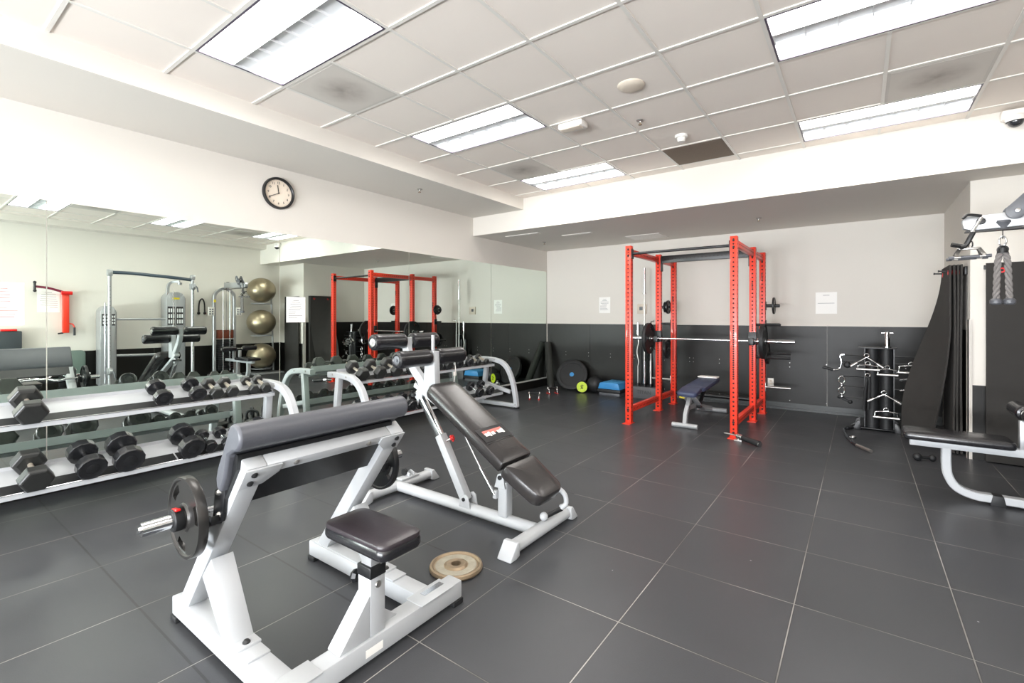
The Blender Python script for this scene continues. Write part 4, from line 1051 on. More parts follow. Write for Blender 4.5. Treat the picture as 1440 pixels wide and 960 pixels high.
# ================================================================== UTILITY BENCH inside the rack
o = thing('utility_bench', 'small grey utility bench with blue-grey pads inside the red rack', 'exercise bench', (-1.72, 6.4, 0))
xc = -1.715
b = MB(); b.cyl((xc-.15, 5.86, .03), (xc+.15, 5.86, .03), .03, seg=18); obj('front_foot', b, M['grey_metal'], o)
b = MB(); b.cyl((xc-.21, 7.12, .03), (xc+.21, 7.12, .03), .03, seg=18); obj('rear_foot', b, M['grey_metal'], o)
b = MB(); b.rect([(xc, 5.87, .05), (xc, 5.90, .16), (xc, 6.02, .28), (xc, 6.12, .38)], .05, .06, (1, 0, 0)); b.rect([(xc, 5.95, .23), (xc, 6.25, .22), (xc, 6.7, .13), (xc, 7.10, .05)], .05, .06, (1, 0, 0)); obj('frame', b, M['grey_metal'], o)
for s in (-1, 1):
    b = MB(); b.beam((xc+s*.05, 6.05, .35), (xc+s*.05, 6.45, .14), .012, .07, up=(1, 0, 0), bevel=.002); obj('side_plate', b, M['grey_metal'], o)
b = MB(); b.beam((xc, 6.5, .16), (xc, 6.75, .37), .04, .04, up=(1, 0, 0)); b.cyl((xc-.08, 6.3, .21), (xc+.08, 6.3, .21), .03, seg=14); obj('adjuster_ladder', b, M['black_metal'], o)
b = MB(); b.cyl((xc-.06, 6.06, .33), (xc-.12, 6.05, .34), .012, seg=10); obj('pull_pin', b, M['yellow_label'], o)
b = MB(); cushion(b, (xc, 6.06, .415), .24, .30, .06, .05, Matrix.Rotation(math.radians(9), 3, 'X')); obj('seat_pad', b, M['vinyl_blue'], o)
b = MB(); cushion(b, (xc, 6.66, .445), .27, .84, .06, .05, Matrix.Rotation(math.radians(3), 3, 'X')); obj('back_pad', b, M['vinyl_blue'], o)
b = MB(); b.span((xc-.03, 6.10, .355), (xc+.03, 7.0, .395), bevel=.003); obj('pad_rail', b, M['grey_metal'], o)
t = thing('folded_towel', 'white folded towel lying on the far end of the utility bench', 'towel', (xc+.04, 6.98, .499))
b = MB(); cushion(b, (xc+.0, 6.97, .507), .26, .16, .016, .02); obj('cloth', b, M['paper'], t)

# ================================================================== BACK WALL FLOOR ITEMS
# bar stand
o = thing('barbell_stand', 'black vertical barbell stand with a lettered block base', 'barbell stand', (-2.870, 7.70, 0))
b = MB(); b.span((-3.080, 7.56, 0), (-2.670, 7.88, .19), bevel=.004); obj('base_block', b, M['grey_base'], o)
tb = text_mesh('TITAN', .085, frame_mtx((-2.870, 7.559, .10), (1, 0, 0), (0, 0, 1))); obj('lettering', tb, mat('dark_grey_letter', rgb(8, 8, 9), .3, spec=.8), o, smooth=False)
hp = [(-3.010, 7.66), (-2.890, 7.64), (-2.790, 7.66), (-2.960, 7.78), (-2.840, 7.78), (-2.730, 7.78)]
for i, (x, y) in enumerate(hp):
    b = MB(); b.lathe([(.026, .19), (.03, .19), (.03, .85 if i > 2 else .24), (.026, .85 if i > 2 else .24), (.026, .19)], (x, y, 0), seg=20); obj('tube_holder', b, M['black_metal'], o)
b = MB(); b.span((-2.825, 7.70, .19), (-2.705, 7.83, .95), bevel=.01); obj('upright_column', b, M['black_metal'], o)
def vbar(x, y, z1, lab, sleeve=.42, m='chrome'):
    t = thing('standing_barbell', lab, 'barbell', (x, y, .19), 'bars standing in the bar stand')
    b = MB(); b.cyl((x, y, .192), (x, y, .192+sleeve), .0235, seg=18); obj('lower_sleeve', b, M[m], t)
    b = MB(); b.cyl((x, y, .192+sleeve), (x, y, z1-sleeve), .0135, seg=14); obj('shaft', b, M['steel'], t)
    b = MB(); b.cyl((x, y, z1-sleeve), (x, y, z1), .0235, seg=18); b.cyl((x, y, z1-sleeve-.015), (x, y, z1-sleeve), .032, seg=18); obj('upper_sleeve', b, M[m], t)
    return t
vbar(-2.890, 7.64, 2.16, 'tallest chrome barbell standing upright in the bar stand')
t = thing('curl_bar', 'short chrome curl bar standing upright at the left of the bar stand', 'barbell', (-3.010, 7.66, .19))
b = MB(); b.tube([(-3.010, 7.66, .192), (-3.010, 7.66, .50)]+smooth_path([(-3.010, 7.66, .52), (-2.998, 7.66, .60), (-3.022, 7.66, .72), (-3.022, 7.66, .80), (-2.998, 7.66, .92), (-3.010, 7.66, 1.02)], 4)+[(-3.010, 7.66, 1.05)], .013, 12); obj('shaft', b, M['steel'], t)
b = MB(); b.cyl((-3.010, 7.66, 1.05), (-3.010, 7.66, 1.24), .022, seg=16); obj('sleeve', b, M['chrome'], t)
t = thing('tricep_bar', 'chrome bar with a bent hook top standing in the bar stand', 'barbell', (-2.790, 7.66, .19))
b = MB(); b.cyl((-2.790, 7.66, .192), (-2.790, 7.66, .62), .0235, seg=16); b.tube([(-2.790, 7.66, .6), (-2.790, 7.66, 1.24), (-2.780, 7.65, 1.27), (-2.730, 7.64, 1.275)], .012, 12); obj('shaft', b, M['steel'], t)

# blue step platform
o = thing('aerobic_step', 'blue and black aerobic step on the floor against the back wall', 'step platform', (-3.43, 7.65, 0))
b = MB(); b.prism([(-3.63, .12), (-3.60, .215), (-3.585, .225), (-3.275, .225), (-3.26, .215), (-3.23, .12)], (0, 7.42, 0), (1, 0, 0), (0, 0, 1), (0, .47, 0), bevel=.008); top_ = obj('top', b, M['blue_plastic'], o)
b = MB(); b.span((-3.575, 7.44, .2255), (-3.285, 7.87, .2285), bevel=.001); obj('grip_mat', b, mat('grip_blue', rgb(78, 160, 214), .7, noise=.08, nscale=60), top_)
b = MB(); b.span((-3.64, 7.41, .06), (-3.22, 7.90, .118), bevel=.012); obj('riser', b, M['rubber'], o)
b = MB(); b.span((-3.62, 7.43, .0), (-3.24, 7.88, .058), bevel=.012); obj('riser', b, M['grey_plastic'], o)
# medicine ball (black) and yellow wheel
o = thing('slam_ball', 'black slam ball on the floor left of the blue step', 'ball', (-3.80, 7.66, 0))
b = MB(); b.sphere((-3.80, 7.66, .148), .148, u=40, v=24); obj('shell', b, M['rubber'], o)
b = MB(); b.lathe([(.1475, -.003), (.1492, 0), (.1475, .003)], (-3.80, 7.66, .148), (1, .3, .2), seg=40); obj('seam', b, M['black_metal'], o)
o = thing('ab_roller', 'black exercise wheel with yellow-green face and black figure mark, before the balance trainer', 'exercise wheel', (-3.98, 7.5, 0))
n = V3(.36, -.93, .03).normalized(); fx_ = V3(0, 0, 1).cross(n).normalized(); c = V3(-3.985, 7.52, .105)
b = MB(); b.lathe([(0, -.10), (.07, -.10), (.095, -.085), (.104, -.05), (.104, .03), (.097, .045), (0, .045)], c, n, seg=44); bd = obj('body', b, M['rubber'], o)
b = MB(); b.lathe([(0, .047), (.090, .047), (.094, .044), (.094, .040)], c, n, seg=44); sh = obj('face', b, M['yellow'], bd)
m_ = MB(); fy_ = n.cross(fx_)
def onface(a, z): return c+n*.049+fx_*a+V3(0, 0, 1)*z
for seg_ in ([(-.004, .03), (.0, .0), (-.020, -.035)], [(.0, .0), (.018, -.036)], [(-.028, .012), (-.002, .020), (.026, .03)], [(.0, .040), (.003, .048)]):
    m_.tube([onface(a, z) for a, z in seg_], .0055, 6)
two_mat(sh, m_, M['ink_black'])
# balance trainer disc leaning in the corner
o = thing('balance_trainer', 'big black balance trainer dome leaning on the back wall, blue centre disc', 'balance trainer', (-4.25, 7.72, 0))
ax = V3(.24, -.86, .45).normalized(); c = V3(-4.27, 7.66, .285)
b = MB(); b.lathe([(0, .012), (.22, .014), (.225, .022), (.265, .026), (.285, .018), (.292, 0), (.285, -.018), (.26, -.024), (0, -.024)], c, ax, seg=56); obj('platform', b, M['rubber'], o)
b = MB(); b.lathe([(.262, -.024), (.25, -.07), (.2, -.12), (.12, -.15), (0, -.16)], c, ax, seg=48); dome = obj('dome', b, M['grey_plastic'], o)
b = MB(); b.lathe([(0, .020), (.038, .018), (.042, .012)], c, ax, seg=24); obj('centre_disc', b, M['blue_plastic'], o)
# foam roller in the corner
o = thing('foam_roller', 'long black foam roller standing in the far corner beside the mirror', 'foam roller', (-4.78, 7.72, 0))
b = MB(); b.lathe([(0, 0), (.062, 0), (.068, .006), (.068, .9), (.062, .906), (0, .906)], (-4.69, 7.62, .0), (-.25, .265, .93), seg=32); obj('foam', b, M['foam'], o)
b = MB(); b.lathe([(.069, .015), (.0695, .015), (.0695, .05), (.069, .05)], (-4.69, 7.62, 0), (-.25, .265, .93), seg=32); obj('edge_band', b, M['black_metal'], o)
# push-up grips on the floor
for i, (x, y, rz, l) in enumerate(((-4.30, 6.46, .5, 'red and chrome push-up handle on the floor, nearer the camera'), (-4.36, 7.12, .95, 'red and chrome push-up handle on the floor, nearer the foam roller'))):
    if i == 0:
        pu = o = thing('pushup_handle', l, 'push-up handle', (0, 0, 0), 'push-up handles on the floor')
        for s in (-1, 1):
            b = MB(); b.span((s*.075-.012, -.07, .0), (s*.075+.012, .07, .012), bevel=.003); obj('foot', b, M['red_plastic'], o)
            b = MB(); b.tube([(s*.075, -.05, .012), (s*.075, -.03, .07), (s*.075, 0, .10), (s*.075, .03, .07), (s*.075, .05, .012)], .006, 8); obj('upright', b, M['chrome'], o)
        b = MB(); b.cyl((-.08, 0, .10), (.08, 0, .10), .014, seg=14); obj('grip', b, M['rubber'], o)
        b = MB(); b.cyl((-.092, 0, .10), (-.08, 0, .10), .018, seg=14); b.cyl((.08, 0, .10), (.092, 0, .10), .018, seg=14); obj('end_cap', b, M['white_plastic'], o)
        o.location = (x, y, 0); o.rotation_euler = (0, 0, rz)
    else: dup(pu, (x, y, 0), (0, 0, rz), l)

# ================================================================== CABLE ATTACHMENT TOWER
o = thing('attachment_stand', 'black twin-tube stand for cable attachments against the back wall', 'attachment stand', (.17, 7.12, 0))
for x in (.112, .246):
    b = MB(); b.cyl((x, 7.12, .03), (x, 7.12, .97), .064, seg=36); obj('storage_tube', b, M['rubber'], o)
b = MB(); b.span((-.02, 7.03, .97), (.345, 7.21, .985), bevel=.003); obj('top_plate', b, M['black_metal'], o)
b = MB(); b.span((-.02, 7.02, 0.02), (.34, 7.22, .03), bevel=.002)
for x in (-.06, .38):
    s = 1 if x > .1 else -1
    b.prism([(0, 0), (.10, 0), (.10, .02), (.06, .04), (.04, .10), (0, .12)], (x-s*.06, 7.0, 0), (s, 0, 0), (0, 0, 1), (0, .03, 0), bevel=.003)
    b.prism([(0, 0), (.10, 0), (.10, .02), (.06, .04), (.04, .10), (0, .12)], (x-s*.06, 7.2, 0), (s, 0, 0), (0, 0, 1), (0, .03, 0), bevel=.003)
obj('base', b, M['black_metal'], o)
for x in (.042, .316):
    b = MB(); b.span((x-.005, 7.09, .03), (x+.005, 7.15, .97)); obj('side_plate', b, M['black_metal'], o)
b = MB(); b.lathe([(.024, .985), (.024, 1.16), (.018, 1.17), (0, 1.17)], (.255, 7.12, 0), seg=20); b.lathe([(.04, .985), (.04, .995), (.024, .995)], (.255, 7.12, 0), seg=20); b.cyl((.20, 7.12, 1.155), (.31, 7.12, 1.155), .006, seg=8); obj('top_pin', b, M['chrome'], o)
hooks = [(.06, 7.04, .90), (.25, 7.04, .77), (.07, 7.04, .67), (.22, 7.04, .48), (.24, 7.04, .28)]
for q in hooks:
    b = MB(); b.cyl((q[0], 7.09, q[2]), (q[0], 6.96, q[2]), .006, seg=8); b.sphere((q[0], 6.96, q[2]), .008, u=10, v=8); obj('hook', b, M['black_metal'], o)
for z in (.88, .80, .62, .5, .36):
    for s, x0 in ((-1, .04), (1, .318)):
        b = MB(); b.cyl((x0, 7.1, z), (x0+s*.20, 7.1, z), .006, seg=8); b.sphere((x0+s*.20, 7.1, z), .009, u=10, v=8); obj('hook', b, M['black_metal'], o)
def att(name, label, loc): return thing(name, label, 'cable attachment', loc)
AY = 6.955
def eye(b, c, r=.022): b.tube([(c[0]+r*math.cos(a), c[1], c[2]+r*math.sin(a)) for a in [2*PI*i/14 for i in range(14)]], .007, 8, closed=True)
def vbar_att(label, c, w_, h):
    t = att('v_bar', label, (c[0], c[1], c[2]-h)); b = MB(); eye(b, c); b.tube([(c[0]-w_, c[1], c[2]-h), (c[0], c[1], c[2]-.02), (c[0]+w_, c[1], c[2]-h)], .011, 10); obj('bar', b, M['chrome'], t)
    for s in (-1, 1): b = MB(); b.cyl((c[0]+s*w_*.62, c[1], c[2]-.02-(h-.02)*.62), (c[0]+s*w_*1.02, c[1], c[2]-h-.003), .017, seg=12); obj('grip', b, M['steel'], t)
def row_handle(label, c, w_, h):
    t = att('row_handle', label, (c[0], c[1], c[2]-h)); b = MB(); eye(b, (c[0], c[1], c[2]))
    b.tube([(c[0]-w_, c[1], c[2]-h), (c[0]-w_*.95, c[1], c[2]-.03), (c[0], c[1], c[2]-.015), (c[0]+w_*.95, c[1], c[2]-.03), (c[0]+w_, c[1], c[2]-h)], .009, 8); obj('frame', b, M['chrome'], t)
    b = MB(); b.cyl((c[0]-w_*1.15, c[1], c[2]-h), (c[0]+w_*1.15, c[1], c[2]-h), .014, seg=12); obj('grip', b, M['steel'], t)
vbar_att('chrome V-bar hanging at the top of the attachment stand', (.06, AY-.01, .89), .15, .13)
vbar_att('chrome V-bar hanging lower on the attachment stand', (.22, AY-.01, .47), .15, .11)
row_handle('chrome stirrup handle hanging right of the upper V-bar', (.25, AY+.01, .76), .085, .085)
row_handle('chrome stirrup handle hanging at the lowest front hook of the attachment stand', (.24, AY+.01, .27), .105, .09)
row_handle('wide chrome row handle hanging out to the right of the attachment stand', (.47, 7.1, .80), .11, .10)
row_handle('chrome stirrup handle hanging on the left part of the attachment stand, under the V-bar', (.07, AY-.03, .80), .095, .07)
t = att('tricep_rope', 'black braided rope hanging on the front of the attachment stand', (.05, AY, .25))
b = MB(); eye(b, (.07, AY, .66)); obj('ring', b, M['chrome'], t)
b = MB(); b.tube(smooth_path([(.035, AY, .24), (.045, AY, .45), (.065, AY, .62), (.085, AY, .62), (.082, AY, .45), (.075, AY, .26)], 5), .014, 8); obj('rope', b, M['rubber'], t)
t = att('curved_handle', 'chrome and black lat bar hook hanging at the left side of the attachment stand', (-.18, 7.1, .68))
b = MB(); b.tube(smooth_path([(-.38, 7.08, .72), (-.26, 7.08, .69), (-.21, 7.1, .71), (-.19, 7.1, .79), (-.20, 7.1, .87), (-.16, 7.1, .885)], 5), .012, 10); obj('bar', b, M['chrome'], t)
b = MB(); b.cyl((-.38, 7.08, .72), (-.27, 7.08, .692), .017, seg=12); b.sphere((-.13, 7.09, .76), .04, (1, .6, 1), u=14, v=10); obj('grip', b, M['rubber'], t)
for i, z in enumerate((.60, .47)):
    t = att('ankle_clip', ['chrome snap clip hanging at the left side hook, upper', 'chrome snap clip hanging at the left side hook, lower'][i], (-.19, 7.1, z-.1))
    b = MB(); b.tube([(-.185+.03*math.cos(a), 7.1, z-.03+.045*math.sin(a)) for a in [2*PI*k/14 for k in range(14)]], .009, 8, closed=True); b.sphere((-.185, 7.1, z-.10), .02, u=12, v=8); obj('clip', b, M['chrome'], t)
for i, (z, l) in enumerate(((.62, 'curved chrome bar resting on the right side of the attachment stand, upper'), (.50, 'curved chrome bar resting on the right side of the attachment stand, lower'))):
    t = att('straight_bar', l, (.5, 7.1, z-.05)); b = MB(); b.tube(smooth_path([(.37, 7.09, z-.01), (.46, 7.06, z+.01), (.56, 7.06, z-.012)], 5), .009, 8); eye(b, (.47, 7.06, z+.03), .018); obj('bar', b, M['chrome'], t)
t = att('cable_attachment', 'small black rubber handle hanging low at the left of the attachment stand', (-.15, 7.1, .3))
b = MB(); b.cyl((-.21, 7.1, .36), (-.10, 7.1, .31), .014, seg=10); b.sphere((-.10, 7.1, .31), .024, u=12, v=8); b.sphere((-.21, 7.1, .36), .02, u=12, v=8); obj('grip', b, M['rubber'], t)
# lat bar lying on the floor
o = thing('lat_bar', 'bent chrome lat bar lying on the floor in front of the attachment stand', 'cable attachment', (-.06, 6.4, 0))
b = MB(); b.tube([(-.02, 7.10, .016), (-.16, 6.88, .016)]+smooth_path([(-.16, 6.86, .016), (-.12, 6.42, .016), (-.06, 6.12, .016)], 4)+[(.08, 5.88, .016)], .013, 10); obj('bar', b, M['chrome'], o)
b = MB(); b.cyl((-.02, 7.10, .018), (-.13, 6.93, .018), .018, seg=12); obj('grip', b, M['rubber'], o)
b = MB(); b.cyl((-.03, 6.06, .018), (.085, 5.875, .018), .018, seg=12); obj('grip', b, M['steel'], o)
b = MB(); b.tube([(-.07+.03*math.cos(a), 6.46+.03*math.sin(a), .016) for a in [2*PI*k/12 for k in range(12)]], .008, 8, closed=True); obj('ring', b, M['chrome'], o)
o = thing('floor_dumbbell', 'tiny black dumbbell on the floor under the cable machine bench', 'dumbbell', (.48, 5.85, 0))
b = MB(); b.cyl((.44, 5.83, .035), (.53, 5.87, .03), .014, seg=10); obj('handle', b, M['rubber'], o)
b = MB(); b.sphere((.43, 5.825, .036), .036, u=16, v=10); obj('head', b, M['rubber'], o)
b = MB(); b.sphere((.54, 5.875, .03), .03, u=16, v=10); obj('head', b, M['rubber'], o)

# ================================================================== HANGING EXERCISE MATS
o = thing('mat_hanger', 'steel mat hanger with two long prongs on the side of the column', 'wall hanger', (XC-.1, 6.55, 1.79))
b = MB(); b.span((XC-.022, 6.33, 1.76), (XC-.0005, 6.83, 1.84), bevel=.003); obj('back_plate', b, M['black_metal'], o)
for y in (6.40, 6.76):
    b = MB(); b.cyl((XC-.02, y, 1.80), (XC-.20, y, 1.805), .007, seg=10); b.cyl((XC-.20, y, 1.805), (XC-.21, y, 1.806), .011, seg=10); obj('prong', b, M['black_metal'], o)
def hanging_mat(label, x_top, y0, y1, bot, grp, m=None, th=.014, n=26, ztop=1.845):
    """bot(t, w): offset of the sheet at height parameter t (0 top, 1 bottom) and width parameter w"""
    t = thing('exercise_mat', label, 'exercise mat', (x_top, (y0+y1)/2, .01), grp)
    bm = bmesh.new(); g = []
    for i in range(n+1):
        row = []
        for j in range(13):
            s = i/n; w_ = j/12; p = V3(bot(s, w_)); row.append(p)
        g.append(row)
    def nrm(i, j):
        a = g[min(i+1, n)][j]-g[max(i-1, 0)][j]; c = g[i][min(j+1, 12)]-g[i][max(j-1, 0)]; return a.cross(c).normalized()
    fr = [[bm.verts.new(g[i][j]+nrm(i, j)*th/2) for j in range(13)] for i in range(n+1)]
    bk_ = [[bm.verts.new(g[i][j]-nrm(i, j)*th/2) for j in range(13)] for i in range(n+1)]
    for i in range(n):
        for j in range(12):
            bm.faces.new((fr[i][j], fr[i+1][j], fr[i+1][j+1], fr[i][j+1])); bm.faces.new((bk_[i][j], bk_[i][j+1], bk_[i+1][j+1], bk_[i+1][j]))
    for i in range(n):
        for j in (0, 12): bm.faces.new((fr[i][j], bk_[i][j], bk_[i+1][j], fr[i+1][j]))
    for j in range(12):
        for i in (0, n): bm.faces.new((fr[i][j], fr[i][j+1], bk_[i][j+1], bk_[i][j]))
    obj('sheet', bm, m or M['mat_black'], t)
    b = MB()
    for j in (2, 10):
        p = g[1][j]; q = nrm(1, j)
        b.lathe([(.012, -.010), (.024, -.0095), (.024, .0095), (.012, .010), (.012, -.010)], p, q, seg=16)
    obj('grommet', b, M['red_plastic'], t)
    return t
# the outermost mat: hangs from the prongs, its foot swung out left and to the rear so its face shows
def outer(s, w_):
    # the rear edge slumps out early, the front edge only low down
    sm = lambda t: t*t*(3-2*t)
    kl = sm(min(1, s/.86)); kr = max(0, (s-.32)/.68)**1.5
    k = kr*(1-w_)+kl*w_
    top = V3(XC-.128, 6.30+.55*w_, 0)
    botm = V3(.575-.20*w_, 6.46+.40*w_, 0)
    p = top.lerp(botm, k)
    p.z = 1.845*(1-s)+.012
    return p
hanging_mat('outermost black mat hanging on the column side, foot slumped out left', XC-.128, 6.3, 6.85, outer, 'black mats on the column side')
for i, (xo, l) in enumerate(((.100, 'second'), (.076, 'third'), (.050, 'innermost'))):
    def flat(s, w_, xo=xo, i=i):
        return (XC-xo+.005*math.sin(s*5+i)+.002*math.sin(w_*9+s*3), 6.30+.55*w_, 1.845*(1-s)+.012)
    hanging_mat('%s black exercise mat hanging edge-on along the column side' % l, XC-xo, 6.3, 6.85, flat, 'black mats on the column side', th=.016)
# mats on the camera-facing side of the column
o = thing('mat_hanger', 'black wall hook bar at the top of the mats on the column front', 'wall hanger', (1.25, YC-.03, 1.79))
b = MB(); b.span((.93, YC-.02, 1.79), (1.60, YC-.0005, 1.83), bevel=.003); obj('back_plate', b, M['black_metal'], o)
for x in (1.0, 1.50):
    b = MB(); b.cyl((x, YC-.02, 1.80), (x, YC-.10, 1.80), .008, seg=10); obj('prong', b, M['black_metal'], o)
for i, (d, x0, l) in enumerate(((.075, .935, 'front'), (.05, .95, 'rear'))):
    def flat2(s, w_, d=d, x0=x0): return (x0+.62*w_, YC-d-.006*math.sin(s*4), 1.83*(1-s)+.012)
    hanging_mat('black exercise mat hanging face-on at the right edge on the column front, %s one' % l, 1.25, YC-.06, YC-.06, flat2, 'black mats on the column front', th=.016)

# ================================================================== LAT PULLDOWN / ROW MACHINE at right
o = thing('cable_machine', 'white lat pulldown and row cable machine at the right edge of the photo', 'cable machine', (1.1, 4.78, 0))
ym = 4.78
b = MB(); b.prism([(.60, 2.045), (.615, 2.075), (1.62, 2.12), (1.62, 2.0), (.65, 1.972), (.61, 1.99)], (0, ym-.03, 0), (1, 0, 0), (0, 0, 1), (0, .06, 0), bevel=.005); obj('top_beam', b, M['silver'], o)
b = MB(); b.span((.62, ym-.031, 1.962), (1.6, ym+.031, 1.972)); obj('beam_edge', b, M['black_metal'], o, smooth=False)
b = MB(); b.tube(smooth_path([(.70, ym-.05, 2.07), (.63, ym-.055, 2.085), (.60, ym-.06, 2.06)], 4), .010, 8); b.lathe([(0, .02), (.02, .018), (.026, 0)], (.70, ym-.03, 2.035), (0, -1, 0), seg=18); obj('beam_knob', b, M['black_metal'], o)
# pulley housing (two-bolt plates) and swivel
b = MB()
for s in (-1, 1):
    yy = ym+s*.045
    out = arc((.875, 2.085), .055, PI*.65, PI*1.65, 10)+arc((.965, 2.18), .06, -PI*.35, PI*.65, 10)
    b.prism(out, (0, yy-.006, 0), (1, 0, 0), (0, 0, 1), (0, .012, 0), bevel=.002)
pu_ = obj('pulley_housing', b, M['grey_plastic'], o)
for q in ((.880, 2.087), (.955, 2.165)):
    for s in (-1, 1):
        b = MB(); b.lathe([(0, .012), (.014, .010), (.018, 0)], (q[0], ym+s*.051, q[1]), (0, s, 0), seg=16); obj('bolt', b, M['chrome'], pu_)
b = MB(); b.cyl((.925, ym-.02, 2.13), (.925, ym+.02, 2.13), .05, seg=28); b.cyl((1.5, ym-.02, 2.07), (1.5, ym+.02, 2.07), .06, seg=28); obj('pulley_wheel', b, M['black_metal'], o)
b = MB(); b.lathe([(0, 2.03), (.045, 2.03), (.05, 2.015), (.035, 1.985), (.03, 1.965), (0, 1.965)], (.815, ym, 0), seg=24); obj('cable_stopper', b, M['grey_plastic'], o)
# tower: curved double frame, shroud, weight stack
b = MB()
for yy in (4.58, 5.0):
    b.rect(smooth_path([(1.70, yy, .06), (1.70, yy, 1.0), (1.70, yy, 1.72), (1.69, yy+(.03 if yy < 4.7 else -.03), 1.88), (1.68, 4.79+(-.07 if yy < 4.7 else .07), 1.97), (1.68, 4.79+(-.01 if yy < 4.7 else .01), 1.985)], 5), .07, .06, (1, 0, 0))
obj('tower_frame', b, M['silver'], o)
b = MB(); b.span((1.60, 4.64, .86), (1.80, 4.94, 1.05), bevel=.006); obj('weight_stack_upper', b, M['wood'], o)
for k in range(14):
    b = MB(); b.span((1.60, 4.64, .14+k*.05), (1.80, 4.94, .185+k*.05), bevel=.003); obj('weight_slab', b, M['black_metal'], o)
for yy in (4.72, 4.86):
    b = MB(); b.cyl((1.585, yy, .12), (1.585, yy, 1.95), .009, seg=10); obj('guide_rod', b, M['chrome'], o)
b = MB(); b.cyl((1.60, 4.79, 1.0), (1.60, 4.79, 2.0), .004, seg=8); b.cyl((.815, ym, 1.90), (.815, ym, 1.97), .003, seg=8); obj('cable', b, M['black_metal'], o)
for yy in (4.50, 5.08):
    b = MB(); b.span((1.63, yy-.06, 1.38), (1.66, yy+.06, 1.56), bevel=.004); sg_ = obj('instruction_plate', b, M['white_plastic'], o)
    b = MB()
    for k in range(3):
        for j in range(2): b.span((1.6285, yy-.045+j*.05, 1.395+k*.05), (1.6296, yy-.01+j*.05, 1.43+k*.05))
    obj('diagram', b, M['ink'], sg_, smooth=False)
b = MB(); b.box((1.664, 4.58, 1.70), (.004, .05, .06)); obj('yellow_sticker', b, M['yellow_label'], o, smooth=False)
b = MB(); b.span((1.52, 4.50, 0), (1.86, 5.08, .06), bevel=.005); obj('tower_base', b, M['silver'], o)
# bench
b = MB(); cushion(b, (.565, ym, .452), .60, .29, .058, .03); obj('bench_pad', b, M['vinyl_black'], o)
b = MB(); b.span((.305, ym-.035, .365), (1.55, ym+.035, .42), bevel=.004); obj('bench_rail', b, M['white_metal'], o)
b = MB(); b.rect(smooth_path([(.515, ym, .37), (.515, ym, .26), (.525, ym, .17), (.57, ym, .09), (.66, ym, .05), (.78, ym, .045), (1.2, ym, .045), (1.53, ym, .045)], 5), .075, .055, (0, 1, 0)); obj('floor_frame', b, M['white_metal'], o)
b = MB(); b.prism([(.745, 0), (.83, 0), (.815, .074), (.76, .074)], (0, ym-.042, 0), (1, 0, 0), (0, 0, 1), (0, .084, 0), bevel=.002); obj('foot_cap', b, M['rubber'], o)
b = MB(); b.beam((.92, ym, .40), (.92, ym, .62), .05, .05, up=(1, 0, 0)); b.beam((1.0, ym, .05), (1.0, ym, .38), .06, .06, up=(1, 0, 0)); obj('roller_post', b, M['silver'], o)
roller(o, (.945, .66), ym+.06, ym+.36, .055); roller(o, (.945, .66), ym-.36, ym-.06, .055)
b = MB(); b.cyl((.945, ym-.34, .66), (.945, ym+.34, .66), .012, seg=12); obj('roller_axle', b, M['steel'], o)
b = MB(); cushion(b, (1.20, ym, .62), .16, .34, .06, .03); obj('front_pad', b, M['vinyl_black'], o)
b = MB(); b.beam((1.20, ym, .42), (1.20, ym, .60), .05, .05, up=(1, 0, 0)); obj('pad_post', b, M['silver'], o)
# rope attachment
t = att('tricep_rope', 'grey twisted tricep rope with rubber ends hanging from the cable machine beam', (.815, ym, 1.42))
b = MB()
b.tube([(.815+.018*math.cos(a), ym, 1.885+.035*math.sin(a)) for a in [2*PI*k/16 for k in range(16)]], .006, 8, closed=True)
obj('carabiner', b, M['chrome'], t)
b = MB(); b.cyl((.815, ym-.012, 1.825), (.815, ym+.012, 1.825), .03, seg=18); b.lathe([(.012, 1.80), (.03, 1.80), (.028, 1.835), (.014, 1.85), (.012, 1.80)], (.815, ym, 0), seg=18); obj('collar', b, M['black_metal'], t)
for s in (-1, 1):
    c = [V3(.815+s*q[0], ym, q[1]) for q in ((.005, 1.82), (.022, 1.76), (.028, 1.66), (.031, 1.56), (.034, 1.475))]
    cc = smooth_path(c, 8)
    b = MB()
    for kk in range(3):
        pts = []
        for i, p in enumerate(cc):
            a = i*.55*s+kk*2*PI/3; pts.append(p+V3(math.cos(a), math.sin(a), 0)*.0105)
        b.tube(pts, .0098, 8)
    obj('rope', b, M['rope'], t)
    b = MB(); b.lathe([(0, 0), (.024, 0), (.0335, .010), (.0335, .032), (.024, .045), (0, .045)], (.815+s*.034, ym, 1.432), seg=24); obj('rope_end', b, M['grey_plastic'], t)
# close-grip handle hanging from the beam tip with its lever
t = att('hook_lever', 'black bent-handle hook hanging at the tip of the cable machine beam', (.60, ym-.04, 1.84))
b = MB(); b.tube([(.70, ym-.045, 2.06), (.655, ym-.05, 1.97), (.645, ym-.055, 1.94)], .012, 8); obj('shaft', b, M['chrome'], t)
b = MB(); b.tube(smooth_path([(.655, ym-.055, 1.955), (.64, ym-.06, 1.92), (.615, ym-.06, 1.865), (.585, ym-.065, 1.85)], 4), .017, 8); b.tube([(.60, ym-.065, 1.852), (.535, ym-.09, 1.868)], .011, 8); b.tube([(.60, ym-.065, 1.862), (.545, ym-.03, 1.885)], .011, 8); obj('grip', b, M['black_metal'], t)
t = att('close_grip_handle', 'chrome double-bar close-grip row handle hanging under the beam tip', (.65, ym-.03, 1.68))
b = MB(); b.tube([(.645+.012*math.cos(a), ym-.03, 1.875+.025*math.sin(a)) for a in [2*PI*k/14 for k in range(14)]], .005, 8, closed=True); obj('ring', b, M['chrome'], t)
b = MB(); b.span((.57, ym-.045, 1.835), (.70, ym-.015, 1.85), bevel=.004); obj('spreader', b, M['steel'], t)
